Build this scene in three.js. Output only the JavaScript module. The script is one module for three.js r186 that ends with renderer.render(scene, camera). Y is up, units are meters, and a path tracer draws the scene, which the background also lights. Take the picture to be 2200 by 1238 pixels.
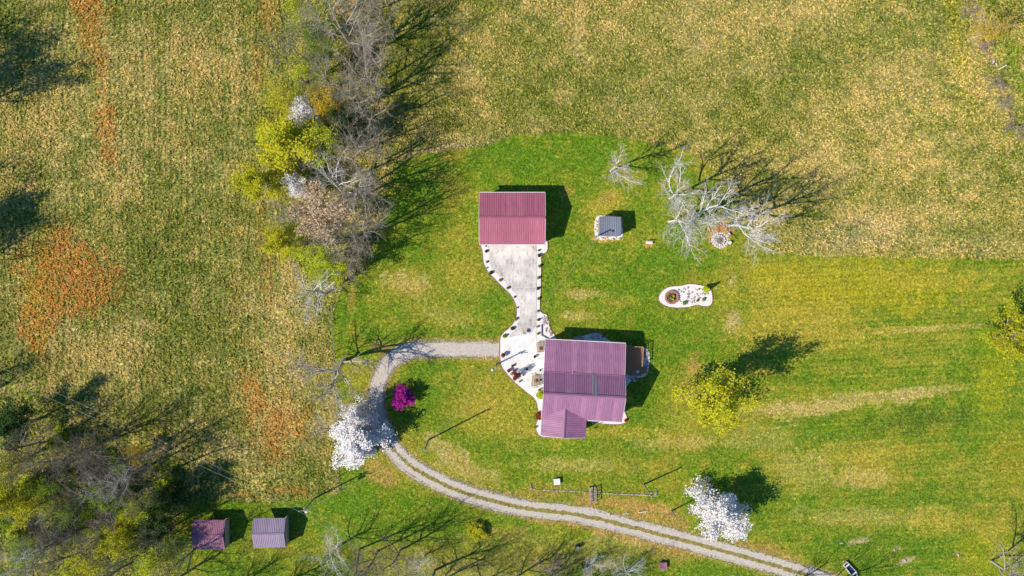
import * as THREE from 'three';
import { Sky } from 'three/addons/objects/Sky.js';
import { mergeGeometries } from 'three/addons/utils/BufferGeometryUtils.js';
import { RoundedBoxGeometry } from 'three/addons/geometries/RoundedBoxGeometry.js';

// ------------------------------------------------------------------ camera, sky, sun, exposure
const H = 117;                                  // height of the drone above the yard, metres
const scene = new THREE.Scene();
const camera = new THREE.PerspectiveCamera(45.9, 1024 / 576, 1, 4000);
camera.up.set(0, 0, -1);
camera.position.set(0, H, 0);
camera.lookAt(0, 0, 0);
scene.add(camera);

const ELEV = 40.5 * Math.PI / 180, AZ = 26 * Math.PI / 180;
const toSun = new THREE.Vector3(-Math.cos(AZ) * Math.cos(ELEV), Math.sin(ELEV), Math.sin(AZ) * Math.cos(ELEV));
const sky = new Sky();
sky.name = 'sky'; sky.scale.setScalar(3000); sky.userData.kind = 'structure';
sky.material.uniforms.sunPosition.value.copy(toSun);
sky.material.uniforms.turbidity.value = 2.5;
sky.material.uniforms.rayleigh.value = 1.2;
sky.material.uniforms.mieCoefficient.value = 0.004;
sky.material.uniforms.cloudCoverage.value = 0;
scene.add(sky);
scene.environmentIntensity = 0.17;

const sun = new THREE.DirectionalLight(0xfff0d8, 4.6);
sun.name = 'sun';
sun.position.copy(toSun).multiplyScalar(200);
sun.castShadow = true;
sun.shadow.mapSize.set(4096, 4096);
Object.assign(sun.shadow.camera, { left: -120, right: 120, top: 90, bottom: -90, near: 1, far: 500 });
scene.add(sun, sun.target);

const renderer = new THREE.WebGLRenderer({ antialias: true });
renderer.toneMapping = THREE.LinearToneMapping;
renderer.toneMappingExposure = 1.2;
renderer.shadowMap.enabled = true;

// ------------------------------------------------------------------ helpers
const MAP = 0.08;                                // metres per map unit of the site plan (2200 x 1238 units, origin at its centre)
const X = px => (px - 1100) * MAP, Z = py => (py - 619) * MAP;
// plan position of the foot of something whose top, at height h, lies over (px, py) of the plan as seen from the drone
const foot = (px, py, h) => [1100 + (px - 1100) * (1 - h / H), 619 + (py - 619) * (1 - h / H)];
function rng(seed) { let a = seed >>> 0; return () => { a = (a + 0x6D2B79F5) | 0; let t = Math.imul(a ^ (a >>> 15), 1 | a); t = (t + Math.imul(t ^ (t >>> 7), 61 | t)) ^ t; return ((t ^ (t >>> 14)) >>> 0) / 4294967296; }; }
const R0 = rng(7);
const lerp = (a, b, t) => a + (b - a) * t, clamp = (x, a = 0, b = 1) => Math.min(b, Math.max(a, x));
const sstep = (a, b, x) => { const t = clamp((x - a) / (b - a)); return t * t * (3 - 2 * t); };
function hash2(x, y) { let h = Math.imul(x | 0, 374761393) + Math.imul(y | 0, 668265263); h = Math.imul(h ^ (h >>> 13), 1274126177); return ((h ^ (h >>> 16)) >>> 0) / 4294967296; }
function vnoise(x, y) { const xi = Math.floor(x), yi = Math.floor(y); let fx = x - xi, fy = y - yi; fx = fx * fx * (3 - 2 * fx); fy = fy * fy * (3 - 2 * fy); const a = hash2(xi, yi), b = hash2(xi + 1, yi), c = hash2(xi, yi + 1), d = hash2(xi + 1, yi + 1); return a + (b - a) * fx + (c - a) * fy + (a - b - c + d) * fx * fy; }
function fbm(x, y, o = 4) { let s = 0, a = 0.5, n = 0; for (let i = 0; i < o; i++) { s += a * vnoise(x, y); n += a; x = x * 2.03 + 17.1; y = y * 2.03 + 5.7; a *= 0.5; } return s / n; }
const taken = new Map();
function numbered(name) { const n = taken.get(name) ?? 0; taken.set(name, n + 1); return n ? name + '_' + String(n).padStart(3, '0') : name; }
function tag(o, label, category, group, kind) { if (label) o.userData.label = label; if (category) o.userData.category = category; if (group) o.userData.group = group; if (kind) o.userData.kind = kind; return o; }
function mesh(name, geo, mat, parent) { const m = new THREE.Mesh(geo, mat); m.name = name; m.castShadow = m.receiveShadow = true; parent.add(m); return m; }
function thing(name, label, category, px, py, turn = 0, group, y = 0) { const g = new THREE.Group(); g.name = numbered(name); g.position.set(X(px), y, Z(py)); g.rotation.y = turn; tag(g, label, category, group); scene.add(g); return g; }
function single(name, geo, mat, label, category, group, pos, turn = 0) { const m = mesh(numbered(name), geo, mat, scene); if (pos) m.position.set(...pos); m.rotation.y = turn; return tag(m, label, category, group); }
const std = (r, g, b, rough = 0.9, extra = {}) => new THREE.MeshStandardMaterial({ color: new THREE.Color().setRGB(r, g, b), roughness: rough, ...extra });
function box(w, h, d, x = 0, y = 0, z = 0, ry = 0) { const g = new THREE.BoxGeometry(w, h, d); if (ry) g.rotateY(ry); g.translate(x, y, z); return g; }
function bar(ax, ay, az, bx, by, bz, r, sides = 6, r2 = r) { const a = new THREE.Vector3(ax, ay, az), b = new THREE.Vector3(bx, by, bz), d = b.clone().sub(a); const g = new THREE.CylinderGeometry(r2, r, d.length(), sides); g.applyQuaternion(new THREE.Quaternion().setFromUnitVectors(new THREE.Vector3(0, 1, 0), d.clone().normalize())); g.translate((ax + bx) / 2, (ay + by) / 2, (az + bz) / 2); return g; }
function merge(list) { return mergeGeometries(list.map(g => { const q = g.index ? g.toNonIndexed() : g; for (const k of Object.keys(q.attributes)) if (!['position', 'normal', 'uv'].includes(k)) q.deleteAttribute(k); return q; })); }
// smooth closed or open curve through plan points
function smooth(pts, closed, per = 8) { const c = new THREE.CatmullRomCurve3(pts.map(p => new THREE.Vector3(p[0], 0, p[1])), closed, 'centripetal'); return c.getPoints(pts.length * per).slice(0, closed ? -1 : undefined).map(v => [v.x, v.z]); }
function inside(px, py, poly) { let c = false; for (let i = 0, j = poly.length - 1; i < poly.length; j = i++) { const [xi, yi] = poly[i], [xj, yj] = poly[j]; if ((yi > py) !== (yj > py) && px < (xj - xi) * (py - yi) / (yj - yi) + xi) c = !c; } return c; }
// flat slab from plan points: top at y = top, thickness t
function slab(poly, top, t, uvOf = (x, z) => [x, z]) {
  const sh = new THREE.Shape(poly.map(([px, py]) => new THREE.Vector2(X(px), -Z(py))));
  const g = new THREE.ExtrudeGeometry(sh, { depth: t, bevelEnabled: false, steps: 1 });
  g.rotateX(-Math.PI / 2); g.translate(0, top - t, 0);
  const p = g.attributes.position, uv = g.attributes.uv;
  for (let i = 0; i < p.count; i++) uv.setXY(i, ...uvOf(p.getX(i), p.getZ(i)));
  return g;
}
// strip of plan half-width hw(i,side) along a plan polyline
function strip(line, hwL, hwR) {
  const L = [], Rr = [];
  for (let i = 0; i < line.length; i++) { const a = line[Math.max(0, i - 1)], b = line[Math.min(line.length - 1, i + 1)]; let dx = b[0] - a[0], dy = b[1] - a[1]; const l = Math.hypot(dx, dy); dx /= l; dy /= l; L.push([line[i][0] + dy * hwL(i), line[i][1] - dx * hwL(i)]); Rr.push([line[i][0] - dy * hwR(i), line[i][1] + dx * hwR(i)]); }
  return L.concat(Rr.reverse());
}
function dataTex(w, h, fn, srgb = true) {
  const d = new Uint8Array(w * h * 4);
  for (let y = 0; y < h; y++) for (let x = 0; x < w; x++) { const c = fn(x, y), i = (y * w + x) * 4; d[i] = clamp(c[0], 0, 255); d[i + 1] = clamp(c[1], 0, 255); d[i + 2] = clamp(c[2], 0, 255); d[i + 3] = 255; }
  const t = new THREE.DataTexture(d, w, h); t.magFilter = THREE.LinearFilter; t.minFilter = THREE.LinearMipmapLinearFilter; t.wrapS = t.wrapT = THREE.RepeatWrapping; t.generateMipmaps = true; if (srgb) t.colorSpace = THREE.SRGBColorSpace; t.needsUpdate = true; return t;
}

// ------------------------------------------------------------------ the site plan: lawn outline, patches of dead and lush grass
const lawnPoly = smooth([[868, 348], [905, 334], [950, 327], [1030, 313], [1095, 296], [1160, 287], [1235, 287], [1330, 296], [1420, 312], [1500, 338], [1556, 395], [1598, 465], [1640, 528], [1720, 548], [1830, 553], [2000, 556], [2160, 560], [2420, 566], [2420, 900], [2420, 1340], [1900, 1340], [1300, 1340], [800, 1340], [380, 1340], [372, 1200], [380, 1120], [418, 1076], [500, 1078], [600, 1079], [680, 1068], [726, 1058], [728, 1000], [727, 900], [722, 800], [712, 700], [722, 650], [762, 600], [800, 550], [822, 480], [835, 400]], true, 6)
  .map(([x, y]) => [x + (vnoise(x * 0.06, y * 0.06) - 0.5) * 9, y + (vnoise(x * 0.06 + 40, y * 0.06) - 0.5) * 9]);
const TW = 2048, TH = 1160, TX0 = -100, TY0 = -60, TXS = 2400, TYS = 1360;
// [x, y, rx, ry, turn(deg), colour, strength]
const ORANGE = [206, 142, 66], TAN = [205, 178, 110], PALE = [205, 180, 140], STRAW = [186, 166, 62], LUSH = [98, 134, 20], BROWN = [190, 150, 84], YEL = [186, 172, 24], DEEP = [78, 104, 20];
const fieldPatches = [[195, 40, 36, 75, 0, ORANGE, 0.9], [222, 150, 16, 60, 0, ORANGE, 0.5], [226, 265, 22, 75, -8, ORANGE, 0.9], [150, 590, 105, 85, 25, ORANGE, 1], [80, 690, 40, 60, 20, ORANGE, 0.9], [75, 730, 25, 25, 0, ORANGE, 0.8], [595, 930, 50, 70, 40, ORANGE, 0.85], [545, 850, 30, 60, -25, ORANGE, 0.7], [620, 1052, 50, 8, 0, ORANGE, 0.8], [520, 1064, 34, 6, 0, ORANGE, 0.8], [555, 150, 10, 60, 0, ORANGE, 0.5], [575, 40, 20, 50, 0, ORANGE, 0.55], [560, 480, 14, 60, 0, ORANGE, 0.4], [575, 620, 12, 80, 0, ORANGE, 0.4], [500, 640, 20, 60, 10, ORANGE, 0.25], [420, 150, 30, 120, 0, TAN, 0.35], [350, 600, 60, 150, 0, DEEP, 0.3], [480, 260, 8, 160, 0, DEEP, 0.5], [300, 80, 30, 120, 0, TAN, 0.35], [320, 700, 30, 12, 20, PALE, 0.6], [150, 710, 25, 20, 40, PALE, 0.5], [480, 960, 60, 30, 10, PALE, 0.6], [420, 1010, 70, 40, 0, TAN, 0.55], [500, 970, 60, 25, 0, PALE, 0.4],
  [1840, 495, 130, 45, -12, PALE, 0.75], [2110, 525, 90, 25, -4, PALE, 0.5], [1700, 60, 260, 70, -18, TAN, 0.45], [1450, 60, 200, 60, -10, TAN, 0.35], [1900, 160, 160, 60, -15, TAN, 0.45], [2080, 150, 40, 180, -20, TAN, 0.35], [2180, 330, 16, 220, -4, TAN, 0.6], [2095, 30, 8, 50, -12, [170, 140, 120], 0.8], [2120, 105, 8, 50, -20, [170, 140, 120], 0.8], [2152, 190, 8, 55, -20, [160, 130, 105], 0.9], [2180, 270, 8, 50, -16, [170, 140, 120], 0.8], [2170, 130, 22, 160, -18, LUSH, 0.6], [2195, 230, 22, 120, 0, LUSH, 0.5], [2050, 60, 16, 160, -10, YEL, 0.4], [1150, 240, 120, 40, 0, DEEP, 0.25], [1350, 230, 80, 40, 0, PALE, 0.25], [960, 318, 90, 10, -9, PALE, 0.9], [900, 330, 40, 14, -15, PALE, 0.9], [1640, 250, 140, 40, -10, DEEP, 0.25], [1950, 420, 200, 50, -6, DEEP, 0.3], [620, 200, 30, 90, 0, YEL, 0.3], [40, 870, 60, 60, 0, LUSH, 0.45], [80, 600, 30, 160, 0, YEL, 0.3], [30, 980, 220, 60, 0, LUSH, 0.4], [200, 1100, 260, 120, 0, DEEP, 0.6], [300, 930, 60, 40, 0, YEL, 0.4], [330, 1080, 50, 80, 0, DEEP, 0.5], [120, 1090, 330, 130, -8, [84, 108, 20], 0.85], [60, 900, 120, 60, 0, [92, 122, 16], 0.6], [240, 960, 90, 40, -25, [100, 118, 22], 0.5], [690, 110, 50, 130, 0, [104, 136, 20], 0.7], [665, 300, 80, 120, 0, [140, 142, 20], 0.6], [690, 500, 75, 120, 0, [120, 132, 34], 0.6], [880, 150, 100, 190, 8, [112, 122, 24], 0.55]];
const lawnPatches = [[1110, 345, 110, 40, 0, LUSH, 0.8], [1400, 345, 120, 40, 15, LUSH, 0.7], [900, 390, 60, 50, 0, LUSH, 0.9], [1260, 540, 120, 40, 0, LUSH, 0.5], [1470, 560, 110, 30, 0, LUSH, 0.8], [1180, 620, 18, 90, 0, LUSH, 0.9], [1360, 600, 60, 40, 0, LUSH, 0.5], [1590, 640, 30, 70, 0, LUSH, 0.6], [1060, 660, 50, 40, 0, LUSH, 0.7], [1000, 715, 130, 14, 0, LUSH, 0.7], [930, 790, 80, 20, -10, LUSH, 0.7], [1010, 950, 140, 40, 0, LUSH, 0.3], [1290, 970, 160, 30, 0, LUSH, 0.5], [1560, 990, 60, 60, 0, LUSH, 0.8], [760, 1090, 60, 50, 0, LUSH, 0.9], [860, 700, 50, 40, 0, LUSH, 0.5], [1750, 930, 140, 30, -8, LUSH, 0.6], [1980, 900, 120, 30, -8, DEEP, 0.6], [2050, 620, 30, 60, 0, LUSH, 0.5], [1900, 1080, 180, 30, -3, LUSH, 0.6], [1950, 1180, 200, 50, 0, LUSH, 0.7], [1650, 1060, 60, 60, 0, LUSH, 0.4], [2150, 990, 12, 14, 0, LUSH, 0.8], [2020, 870, 22, 18, 0, LUSH, 0.8], [600, 1085, 190, 12, 0, LUSH, 0.5], [560, 1130, 200, 60, 0, LUSH, 0.4],
  [880, 610, 70, 30, 15, TAN, 0.65], [1000, 600, 60, 40, 20, STRAW, 0.6], [960, 680, 70, 20, 10, TAN, 0.4], [1250, 632, 60, 12, 0, TAN, 0.75], [1240, 680, 60, 12, -3, TAN, 0.7], [1330, 650, 50, 12, 0, STRAW, 0.5], [1300, 440, 50, 30, 0, STRAW, 0.8], [1300, 425, 18, 16, 0, BROWN, 0.5], [1220, 410, 14, 14, 0, BROWN, 0.5], [1490, 790, 24, 28, 30, BROWN, 0.75], [1475, 835, 16, 34, 20, BROWN, 0.6], [1575, 610, 14, 26, 0, PALE, 0.5], [1578, 690, 22, 26, 10, PALE, 0.7], [1545, 500, 24, 34, 10, [212, 150, 84], 1], [1394, 522, 12, 9, 0, [212, 160, 84], 1], [1307, 512, 32, 9, 0, [212, 160, 94], 0.8], [1230, 860, 40, 60, 0, STRAW, 0.2], [1050, 850, 60, 40, -20, STRAW, 0.4], [1040, 900, 80, 50, 0, STRAW, 0.5], [960, 970, 60, 24, 30, TAN, 0.7], [1010, 1010, 80, 30, 20, TAN, 0.6], [1230, 1000, 110, 16, 0, TAN, 0.55], [1170, 1060, 90, 20, 0, BROWN, 0.5], [1330, 1085, 110, 18, 5, BROWN, 0.75], [1290, 1130, 180, 22, 8, BROWN, 0.6], [1400, 1160, 160, 18, 12, BROWN, 0.7], [1420, 1110, 60, 24, 10, BROWN, 0.7], [1440, 1190, 60, 20, 5, BROWN, 0.6], [820, 1015, 40, 24, 30, BROWN, 0.7], [1330, 1170, 90, 30, 0, TAN, 0.5], [1100, 1180, 160, 40, 0, TAN, 0.3], [960, 1220, 200, 24, 0, PALE, 0.5], [1250, 1210, 110, 20, 0, PALE, 0.5], [1640, 1180, 80, 16, 14, BROWN, 0.7], [755, 640, 10, 34, 0, BROWN, 0.6], [760, 800, 30, 30, 0, STRAW, 0.5],
  [1800, 866, 250, 18, -6, TAN, 0.7], [1690, 880, 120, 22, -4, TAN, 0.5], [2000, 838, 120, 12, -6, TAN, 0.5], [1980, 708, 130, 6, -4, TAN, 0.75], [2110, 1190, 80, 40, 0, YEL, 0.4], [1660, 600, 60, 40, 0, STRAW, 0.5], [1850, 620, 240, 60, 0, YEL, 0.75], [1750, 700, 160, 50, 0, STRAW, 0.75], [1990, 600, 160, 30, 0, STRAW, 0.55], [2130, 820, 50, 80, 0, YEL, 0.5], [2165, 985, 50, 70, 0, [196, 160, 50], 0.4], [1830, 990, 90, 40, 10, STRAW, 0.6], [1720, 1010, 70, 50, 0, TAN, 0.45], [1860, 1030, 60, 20, 0, TAN, 0.5], [1850, 1110, 150, 22, 0, TAN, 0.5], [2010, 1120, 60, 30, 0, STRAW, 0.6], [1640, 940, 90, 26, 0, TAN, 0.4], [1470, 950, 90, 16, 0, TAN, 0.6], [1845, 1163, 22, 6, -8, PALE, 0.8], [1925, 1180, 12, 8, 0, PALE, 0.8], [1950, 1204, 24, 8, -15, PALE, 0.8], [2060, 1192, 10, 6, 0, PALE, 0.7], [1080, 1145, 70, 18, 0, BROWN, 0.4], [1460, 900, 60, 60, 0, STRAW, 0.35], [1330, 930, 90, 12, 0, STRAW, 0.6], [1160, 930, 90, 14, 6, STRAW, 0.5], [545, 1180, 40, 30, 0, BROWN, 0.3], [1000, 1200, 300, 40, 0, [124, 120, 48], 0.6], [1750, 640, 240, 90, 0, [164, 156, 44], 0.4]];
for (const p of [...fieldPatches, ...lawnPatches]) { p.c = Math.cos(p[4] * Math.PI / 180); p.s = Math.sin(p[4] * Math.PI / 180); }
function patchAt(list, x, y, col, wob) {
  for (const p of list) {
    const dx = x - p[0], dy = y - p[1]; if (Math.abs(dx) > p[2] * 1.9 + p[3] * 1.9 || Math.abs(dy) > p[2] * 1.9 + p[3] * 1.9) continue;
    const u = (dx * p.c + dy * p.s) / p[2], v = (-dx * p.s + dy * p.c) / p[3], d = Math.sqrt(u * u + v * v) + wob;
    const k = p[6] * (1 - sstep(0.55, 1.25, d)); if (k > 0.003) { col[0] = lerp(col[0], p[5][0], k); col[1] = lerp(col[1], p[5][1], k); col[2] = lerp(col[2], p[5][2], k); }
  }
}
const lawnMask = new Uint8Array(TW * TH);
{ // scanline fill of the lawn outline
  for (let j = 0; j < TH; j++) { const y = TY0 + (j + 0.5) / TH * TYS, xs = []; for (let i = 0, k = lawnPoly.length - 1; i < lawnPoly.length; k = i++) { const [xi, yi] = lawnPoly[i], [xk, yk] = lawnPoly[k]; if ((yi > y) !== (yk > y)) xs.push((xk - xi) * (y - yi) / (yk - yi) + xi); } xs.sort((a, b) => a - b); for (let q = 0; q + 1 < xs.length; q += 2) { const a = Math.max(0, Math.ceil((xs[q] - TX0) / TXS * TW - 0.5)), b = Math.min(TW - 1, Math.floor((xs[q + 1] - TX0) / TXS * TW - 0.5)); for (let i = a; i <= b; i++) lawnMask[j * TW + i] = 1; } }
}
const inLawn = (px, py) => { const i = Math.floor((px - TX0) / TXS * TW), j = Math.floor((py - TY0) / TYS * TH); return i >= 0 && j >= 0 && i < TW && j < TH && lawnMask[j * TW + i] === 1; };
const groundBase = new Float32Array(TW * TH * 3), groundPlain = new Float32Array(TW * TH * 3);
const driveLine = smooth([[1072, 752], [1000, 751], [940, 750], [890, 752], [850, 768], [822, 800], [808, 850], [812, 900], [832, 948], [870, 992], [930, 1030], [1000, 1060], [1060, 1077], [1120, 1091], [1250, 1108], [1384, 1140], [1500, 1170], [1600, 1197], [1700, 1226], [1780, 1250], [1880, 1282]], false, 24);
const driveDist = (px, py) => { if (py < 700 || px > 1920 || px < 760) return 99; let m = 99; for (let i = 0; i < driveLine.length; i += 3) { const d = Math.hypot(driveLine[i][0] - px, driveLine[i][1] - py); if (d < m) m = d; } return m; };
const rowsAt = (px, py) => { const w = px + (vnoise(px * 0.01, py * 0.01) - 0.5) * 10; return 0.5 * vnoise(w * 0.13, py * 0.005) + 0.5 * (0.5 + 0.5 * Math.sin(w * 0.52 + vnoise(w * 0.02, py * 0.008) * 5)) * (0.4 + 0.9 * vnoise(w * 0.03 + 4, py * 0.01)); };
const groundTex = dataTex(TW, TH, (i, j) => {
  const px = TX0 + (i + 0.5) / TW * TXS, py = TY0 + (TH - 1 - j + 0.5) / TH * TYS, jj = TH - 1 - j;
  const lawn = lawnMask[jj * TW + i];
  const big = fbm(px * 0.008, py * 0.008, 4), mid = fbm(px * 0.045 + 9, py * 0.045, 4), wob = (mid - 0.5) * 1.7 + (fbm(px * 0.16, py * 0.16 + 50, 2) - 0.5) * 0.7;
  let c, plain;
  if (lawn) {
    const mow = vnoise(px * 0.006 + 5, py * 0.22 + px * 0.012), mow2 = vnoise(px * 0.004, py * 0.07 + 9);
    const t = clamp((big - 0.5) * 1.5 + (mid - 0.5) * 1.4 + 0.45 + (mow - 0.5) * (px > 1560 ? 0.34 : 0.16) + (mow2 - 0.5) * 0.25);
    c = [lerp(100, 156, t), lerp(134, 151, t), lerp(18, 46, t)]; plain = c.slice();
    patchAt(lawnPatches, px, py, c, wob);
    const dd = driveDist(px, py); if (dd < 34) { const k = (1 - sstep(18, 32, dd + (mid - 0.5) * 22)) * 0.6; c = [lerp(c[0], 186, k), lerp(c[1], 152, k), lerp(c[2], 84, k)]; }
    if (px > 1600) { const k = (mow - 0.5) * 16 + (vnoise(px * 0.01, py * 0.5 + px * 0.03) - 0.5) * 16 + Math.sin((py + px * 0.05) * 0.62 + vnoise(px * 0.01, py * 0.03) * 4) * 9 * vnoise(px * 0.006 + 3, py * 0.02); c[0] += k; c[1] += k * 0.8; c[2] += k * 0.3; }
  } else {
    const row = px < 620 ? rowsAt(px, py) : vnoise(px * 0.02 + py * 0.01, py * 0.05 - px * 0.012);
    const t = clamp((big - 0.5) * 1.3 + (mid - 0.5) * 1.2 + 0.46 + (row - 0.42) * (px < 620 ? 1.25 : 0.4));
    c = [lerp(116, 192, t), lerp(128, 174, t), lerp(46, 102, t)]; plain = c.slice();
    patchAt(fieldPatches, px, py, c, wob);
  }
  const full = c; if (!lawn) c = c.map((v, q) => lerp(plain[q], v, 0.45) * 0.93);
  const o = (jj * TW + i) * 3; for (let q = 0; q < 3; q++) { groundBase[o + q] = full[q]; groundPlain[o + q] = plain[q]; }
  // blades: fine grain of dry and green stems
  const g1 = vnoise(px * 0.32, py * 0.32 + 3), g2 = vnoise(px * 0.75 + 11, py * 0.75), g3 = hash2(i, j);
  const worm = Math.abs(vnoise(px * 0.24 + 70, py * 0.24) - vnoise(px * 0.24, py * 0.24 + 90)) * 2.2;
  const k = lawn ? (g1 - 0.5) * 56 + (vnoise(px * 0.5 + 31, py * 0.5) - 0.5) * 60 + (g2 - 0.5) * 50 + (g3 - 0.5) * 30 + (worm - 0.6) * 22 : (g1 - 0.5) * 84 + (g2 - 0.5) * 60 + (worm - 0.6) * 50 + (g3 - 0.5) * 40;
  return [c[0] + k, c[1] + k * 0.82, c[2] + k * 0.42];
});
const baseAt = (px, py, r) => { const i = clamp(Math.floor((px - TX0) / TXS * TW), 0, TW - 1), j = clamp(Math.floor((py - TY0) / TYS * TH), 0, TH - 1), o = (j * TW + i) * 3, g = r() < 0.62 ? groundBase : groundPlain; return [g[o], g[o + 1], g[o + 2]]; };
const guv = (x, z) => [((x / MAP + 1100) - TX0) / TXS, 1 - ((z / MAP + 619) - TY0) / TYS];
groundTex.wrapS = groundTex.wrapT = THREE.ClampToEdgeWrapping;

const bumpTex = dataTex(512, 512, (i, j) => { const n = (hash2(i, j) * 0.45 + hash2((i >> 1), (j >> 1) + 77) * 0.55) * 255; return [n, n, n]; }, false);
bumpTex.repeat.set(24, 13.6);                  // about 8 m per tile
const soil = new THREE.MeshStandardMaterial({ map: groundTex, bumpMap: bumpTex, bumpScale: 0.05, roughness: 1 });
const meadowTex = dataTex(512, 512, (i, j) => { const w = (a, f) => { const u = i / 512 * f, v = j / 512 * f; return lerp(lerp(vnoise(u + a, v), vnoise(u + a - f, v), i / 512), lerp(vnoise(u + a, v - f), vnoise(u + a - f, v - f), i / 512), j / 512); }; const t = w(3, 8) * 0.6 + w(9, 40) * 0.4, k = (hash2(i, j) - 0.5) * 60; return [lerp(100, 190, t) + k, lerp(115, 166, t) + k * 0.8, lerp(30, 80, t) + k * 0.4]; });
// ------------------------------------------------------------------ ground
{
  const frameW = TXS * MAP, frameH = TYS * MAP, cx = X(TX0 + TXS / 2), cz = Z(TY0 + TYS / 2);
  const g = new THREE.PlaneGeometry(frameW, frameH, 60, 34); g.rotateX(-Math.PI / 2); g.translate(cx, 0, cz);
  const field = mesh('field', g, soil, scene); field.userData.kind = 'structure';
  const outer = new THREE.Shape([[-1500, -1500], [1500, -1500], [1500, 1500], [-1500, 1500]].map(p => new THREE.Vector2(...p)));
  outer.holes.push(new THREE.Path([[cx - frameW / 2, -cz - frameH / 2], [cx - frameW / 2, -cz + frameH / 2], [cx + frameW / 2, -cz + frameH / 2], [cx + frameW / 2, -cz - frameH / 2]].map(p => new THREE.Vector2(...p))));
  const og = new THREE.ShapeGeometry(outer); og.rotateX(-Math.PI / 2);
  const t = meadowTex; t.repeat.set(1 / 50, 1 / 50);
  mesh('surrounding_meadow', og, new THREE.MeshStandardMaterial({ map: t, roughness: 1 }), scene).userData.kind = 'structure';
  const lg = slab(lawnPoly.filter(([x, y]) => true).map(([x, y]) => [Math.min(x, 2298), Math.min(y, 1298)]), 0.02, 0.018, guv);
  mesh('lawn', lg, soil, scene).userData.kind = 'structure';
}
// ------------------------------------------------------------------ gravel drive
const gravelTex = dataTex(512, 512, (i, j) => { const a = hash2(i, j), b = hash2(i >> 1, j >> 1), c = hash2(i >> 3, (j >> 3) + 5), k = (a - 0.5) * 60 + (b - 0.5) * 50 + (c - 0.5) * 22; return [196 + k, 187 + k, 174 + k]; });
gravelTex.repeat.set(0.12, 0.12);
const gravelBump = dataTex(256, 256, (i, j) => { const n = (hash2(i, j) * 0.5 + hash2(i >> 1, j >> 1) * 0.5) * 255; return [n, n, n]; }, false); gravelBump.repeat.set(0.25, 0.25);
const gravelMat = new THREE.MeshStandardMaterial({ map: gravelTex, bumpMap: gravelBump, bumpScale: 0.03, roughness: 1 });
const edge = (s, a) => i => a(i) + (vnoise(i * 0.31 + s, s * 3.1) - 0.5) * 3.4 + (vnoise(i * 0.07 + s, s * 5.1) - 0.5) * 3;
const width = i => { const [x, y] = driveLine[i]; return y < 900 ? 15.5 : 17.5; };
mesh('gravel_driveway', slab(strip(driveLine, edge(1, width), edge(2, width)), 0.05, 0.05), gravelMat, scene).userData.kind = 'structure';
const median = driveLine.filter(([x, y], i) => i > 170 && y > 955);
{
  const g = slab(strip(median, i => 3 * Math.min(1, i / 40) + (vnoise(i * 0.7, 3) - 0.5) * 3.4 + 0.6, i => 3 * Math.min(1, i / 40) + (vnoise(i * 0.7, 9) - 0.5) * 3.4 + 0.6), 0.068, 0.017);
  const mt = dataTex(256, 256, (i, j) => { const k = (hash2(i, j) - 0.5) * 60 + (hash2(i >> 2, j >> 2) - 0.5) * 50; return [148 + k, 138 + k * 0.85, 72 + k * 0.5]; }); mt.repeat.set(0.15, 0.15);
  mesh('driveway_grass_strip', g, new THREE.MeshStandardMaterial({ map: mt, bumpMap: gravelBump, bumpScale: 0.04, roughness: 1 }), scene).userData.kind = 'structure';
  const dt = strip([[800, 738], [822, 752], [840, 772]], () => 16, () => 14);
  mesh('gravel_turnout', slab(dt, 0.042, 0.03), new THREE.MeshStandardMaterial({ map: mt, color: 0xe8e0d8, roughness: 1 }), scene).userData.kind = 'structure';
}
// ------------------------------------------------------------------ white stone beds, concrete
const whiteTex = dataTex(512, 512, (i, j) => { const k = (hash2(i, j) - 0.5) * 50 + (hash2(i >> 1, j >> 1) - 0.5) * 36 + (hash2(i >> 3, j >> 3) - 0.5) * 14; return [236 + k, 230 + k, 226 + k]; }); whiteTex.repeat.set(0.14, 0.14);
const whiteStone = new THREE.MeshStandardMaterial({ map: whiteTex, bumpMap: gravelBump, bumpScale: 0.03, roughness: 1 });
const bedLeft = smooth([[1031, 524], [1036, 545], [1038, 565], [1046, 582], [1060, 598], [1080, 618], [1098, 637], [1107, 655], [1109, 675], [1103, 693], [1092, 706], [1080, 716], [1074, 726], [1073, 745], [1073, 765], [1076, 785], [1085, 800], [1105, 822], [1130, 843], [1148, 858], [1154, 872], [1155, 900], [1150, 915], [1153, 930], [1160, 938], [1200, 940], [1248, 941]], false, 5);
const bedRight = smooth([[1176, 516], [1177, 528], [1175, 540], [1164, 550], [1163, 565], [1162, 620], [1161, 668], [1166, 673], [1175, 677], [1178, 690], [1182, 705], [1190, 718], [1195, 727]], false, 5);
const stoneBed = bedLeft.concat([[1248, 880], [1196, 760], [1196, 735]], bedRight.slice().reverse());
mesh('white_stone_bed', slab(stoneBed, 0.06, 0.06), whiteStone, scene).userData.kind = 'structure';
mesh('north_stone_bed', slab(smooth([[1182, 736], [1230, 729], [1262, 718], [1282, 715], [1296, 721], [1310, 732], [1345, 742], [1392, 752], [1394, 790], [1386, 808], [1362, 815], [1346, 832], [1343, 880], [1348, 903], [1338, 911], [1290, 911], [1262, 905], [1262, 860], [1230, 790]], true, 5), 0.055, 0.055), whiteStone, scene).userData.kind = 'structure';
const concTex = dataTex(1024, 1024, (i, j) => { const s = fbm(i * 0.012, j * 0.012, 5), s2 = fbm(i * 0.05 + 9, j * 0.03, 4), sp = hash2(i, j), tr = vnoise(i * 0.06, j * 0.008); const k = (s - 0.5) * 70 - Math.max(0, s2 - 0.55) * 130 + (sp - 0.5) * 26 - Math.max(0, tr - 0.7) * 50; return [214 + k, 207 + k * 0.98, 200 + k * 0.96]; }); concTex.repeat.set(1 / 17, 1 / 17);
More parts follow.
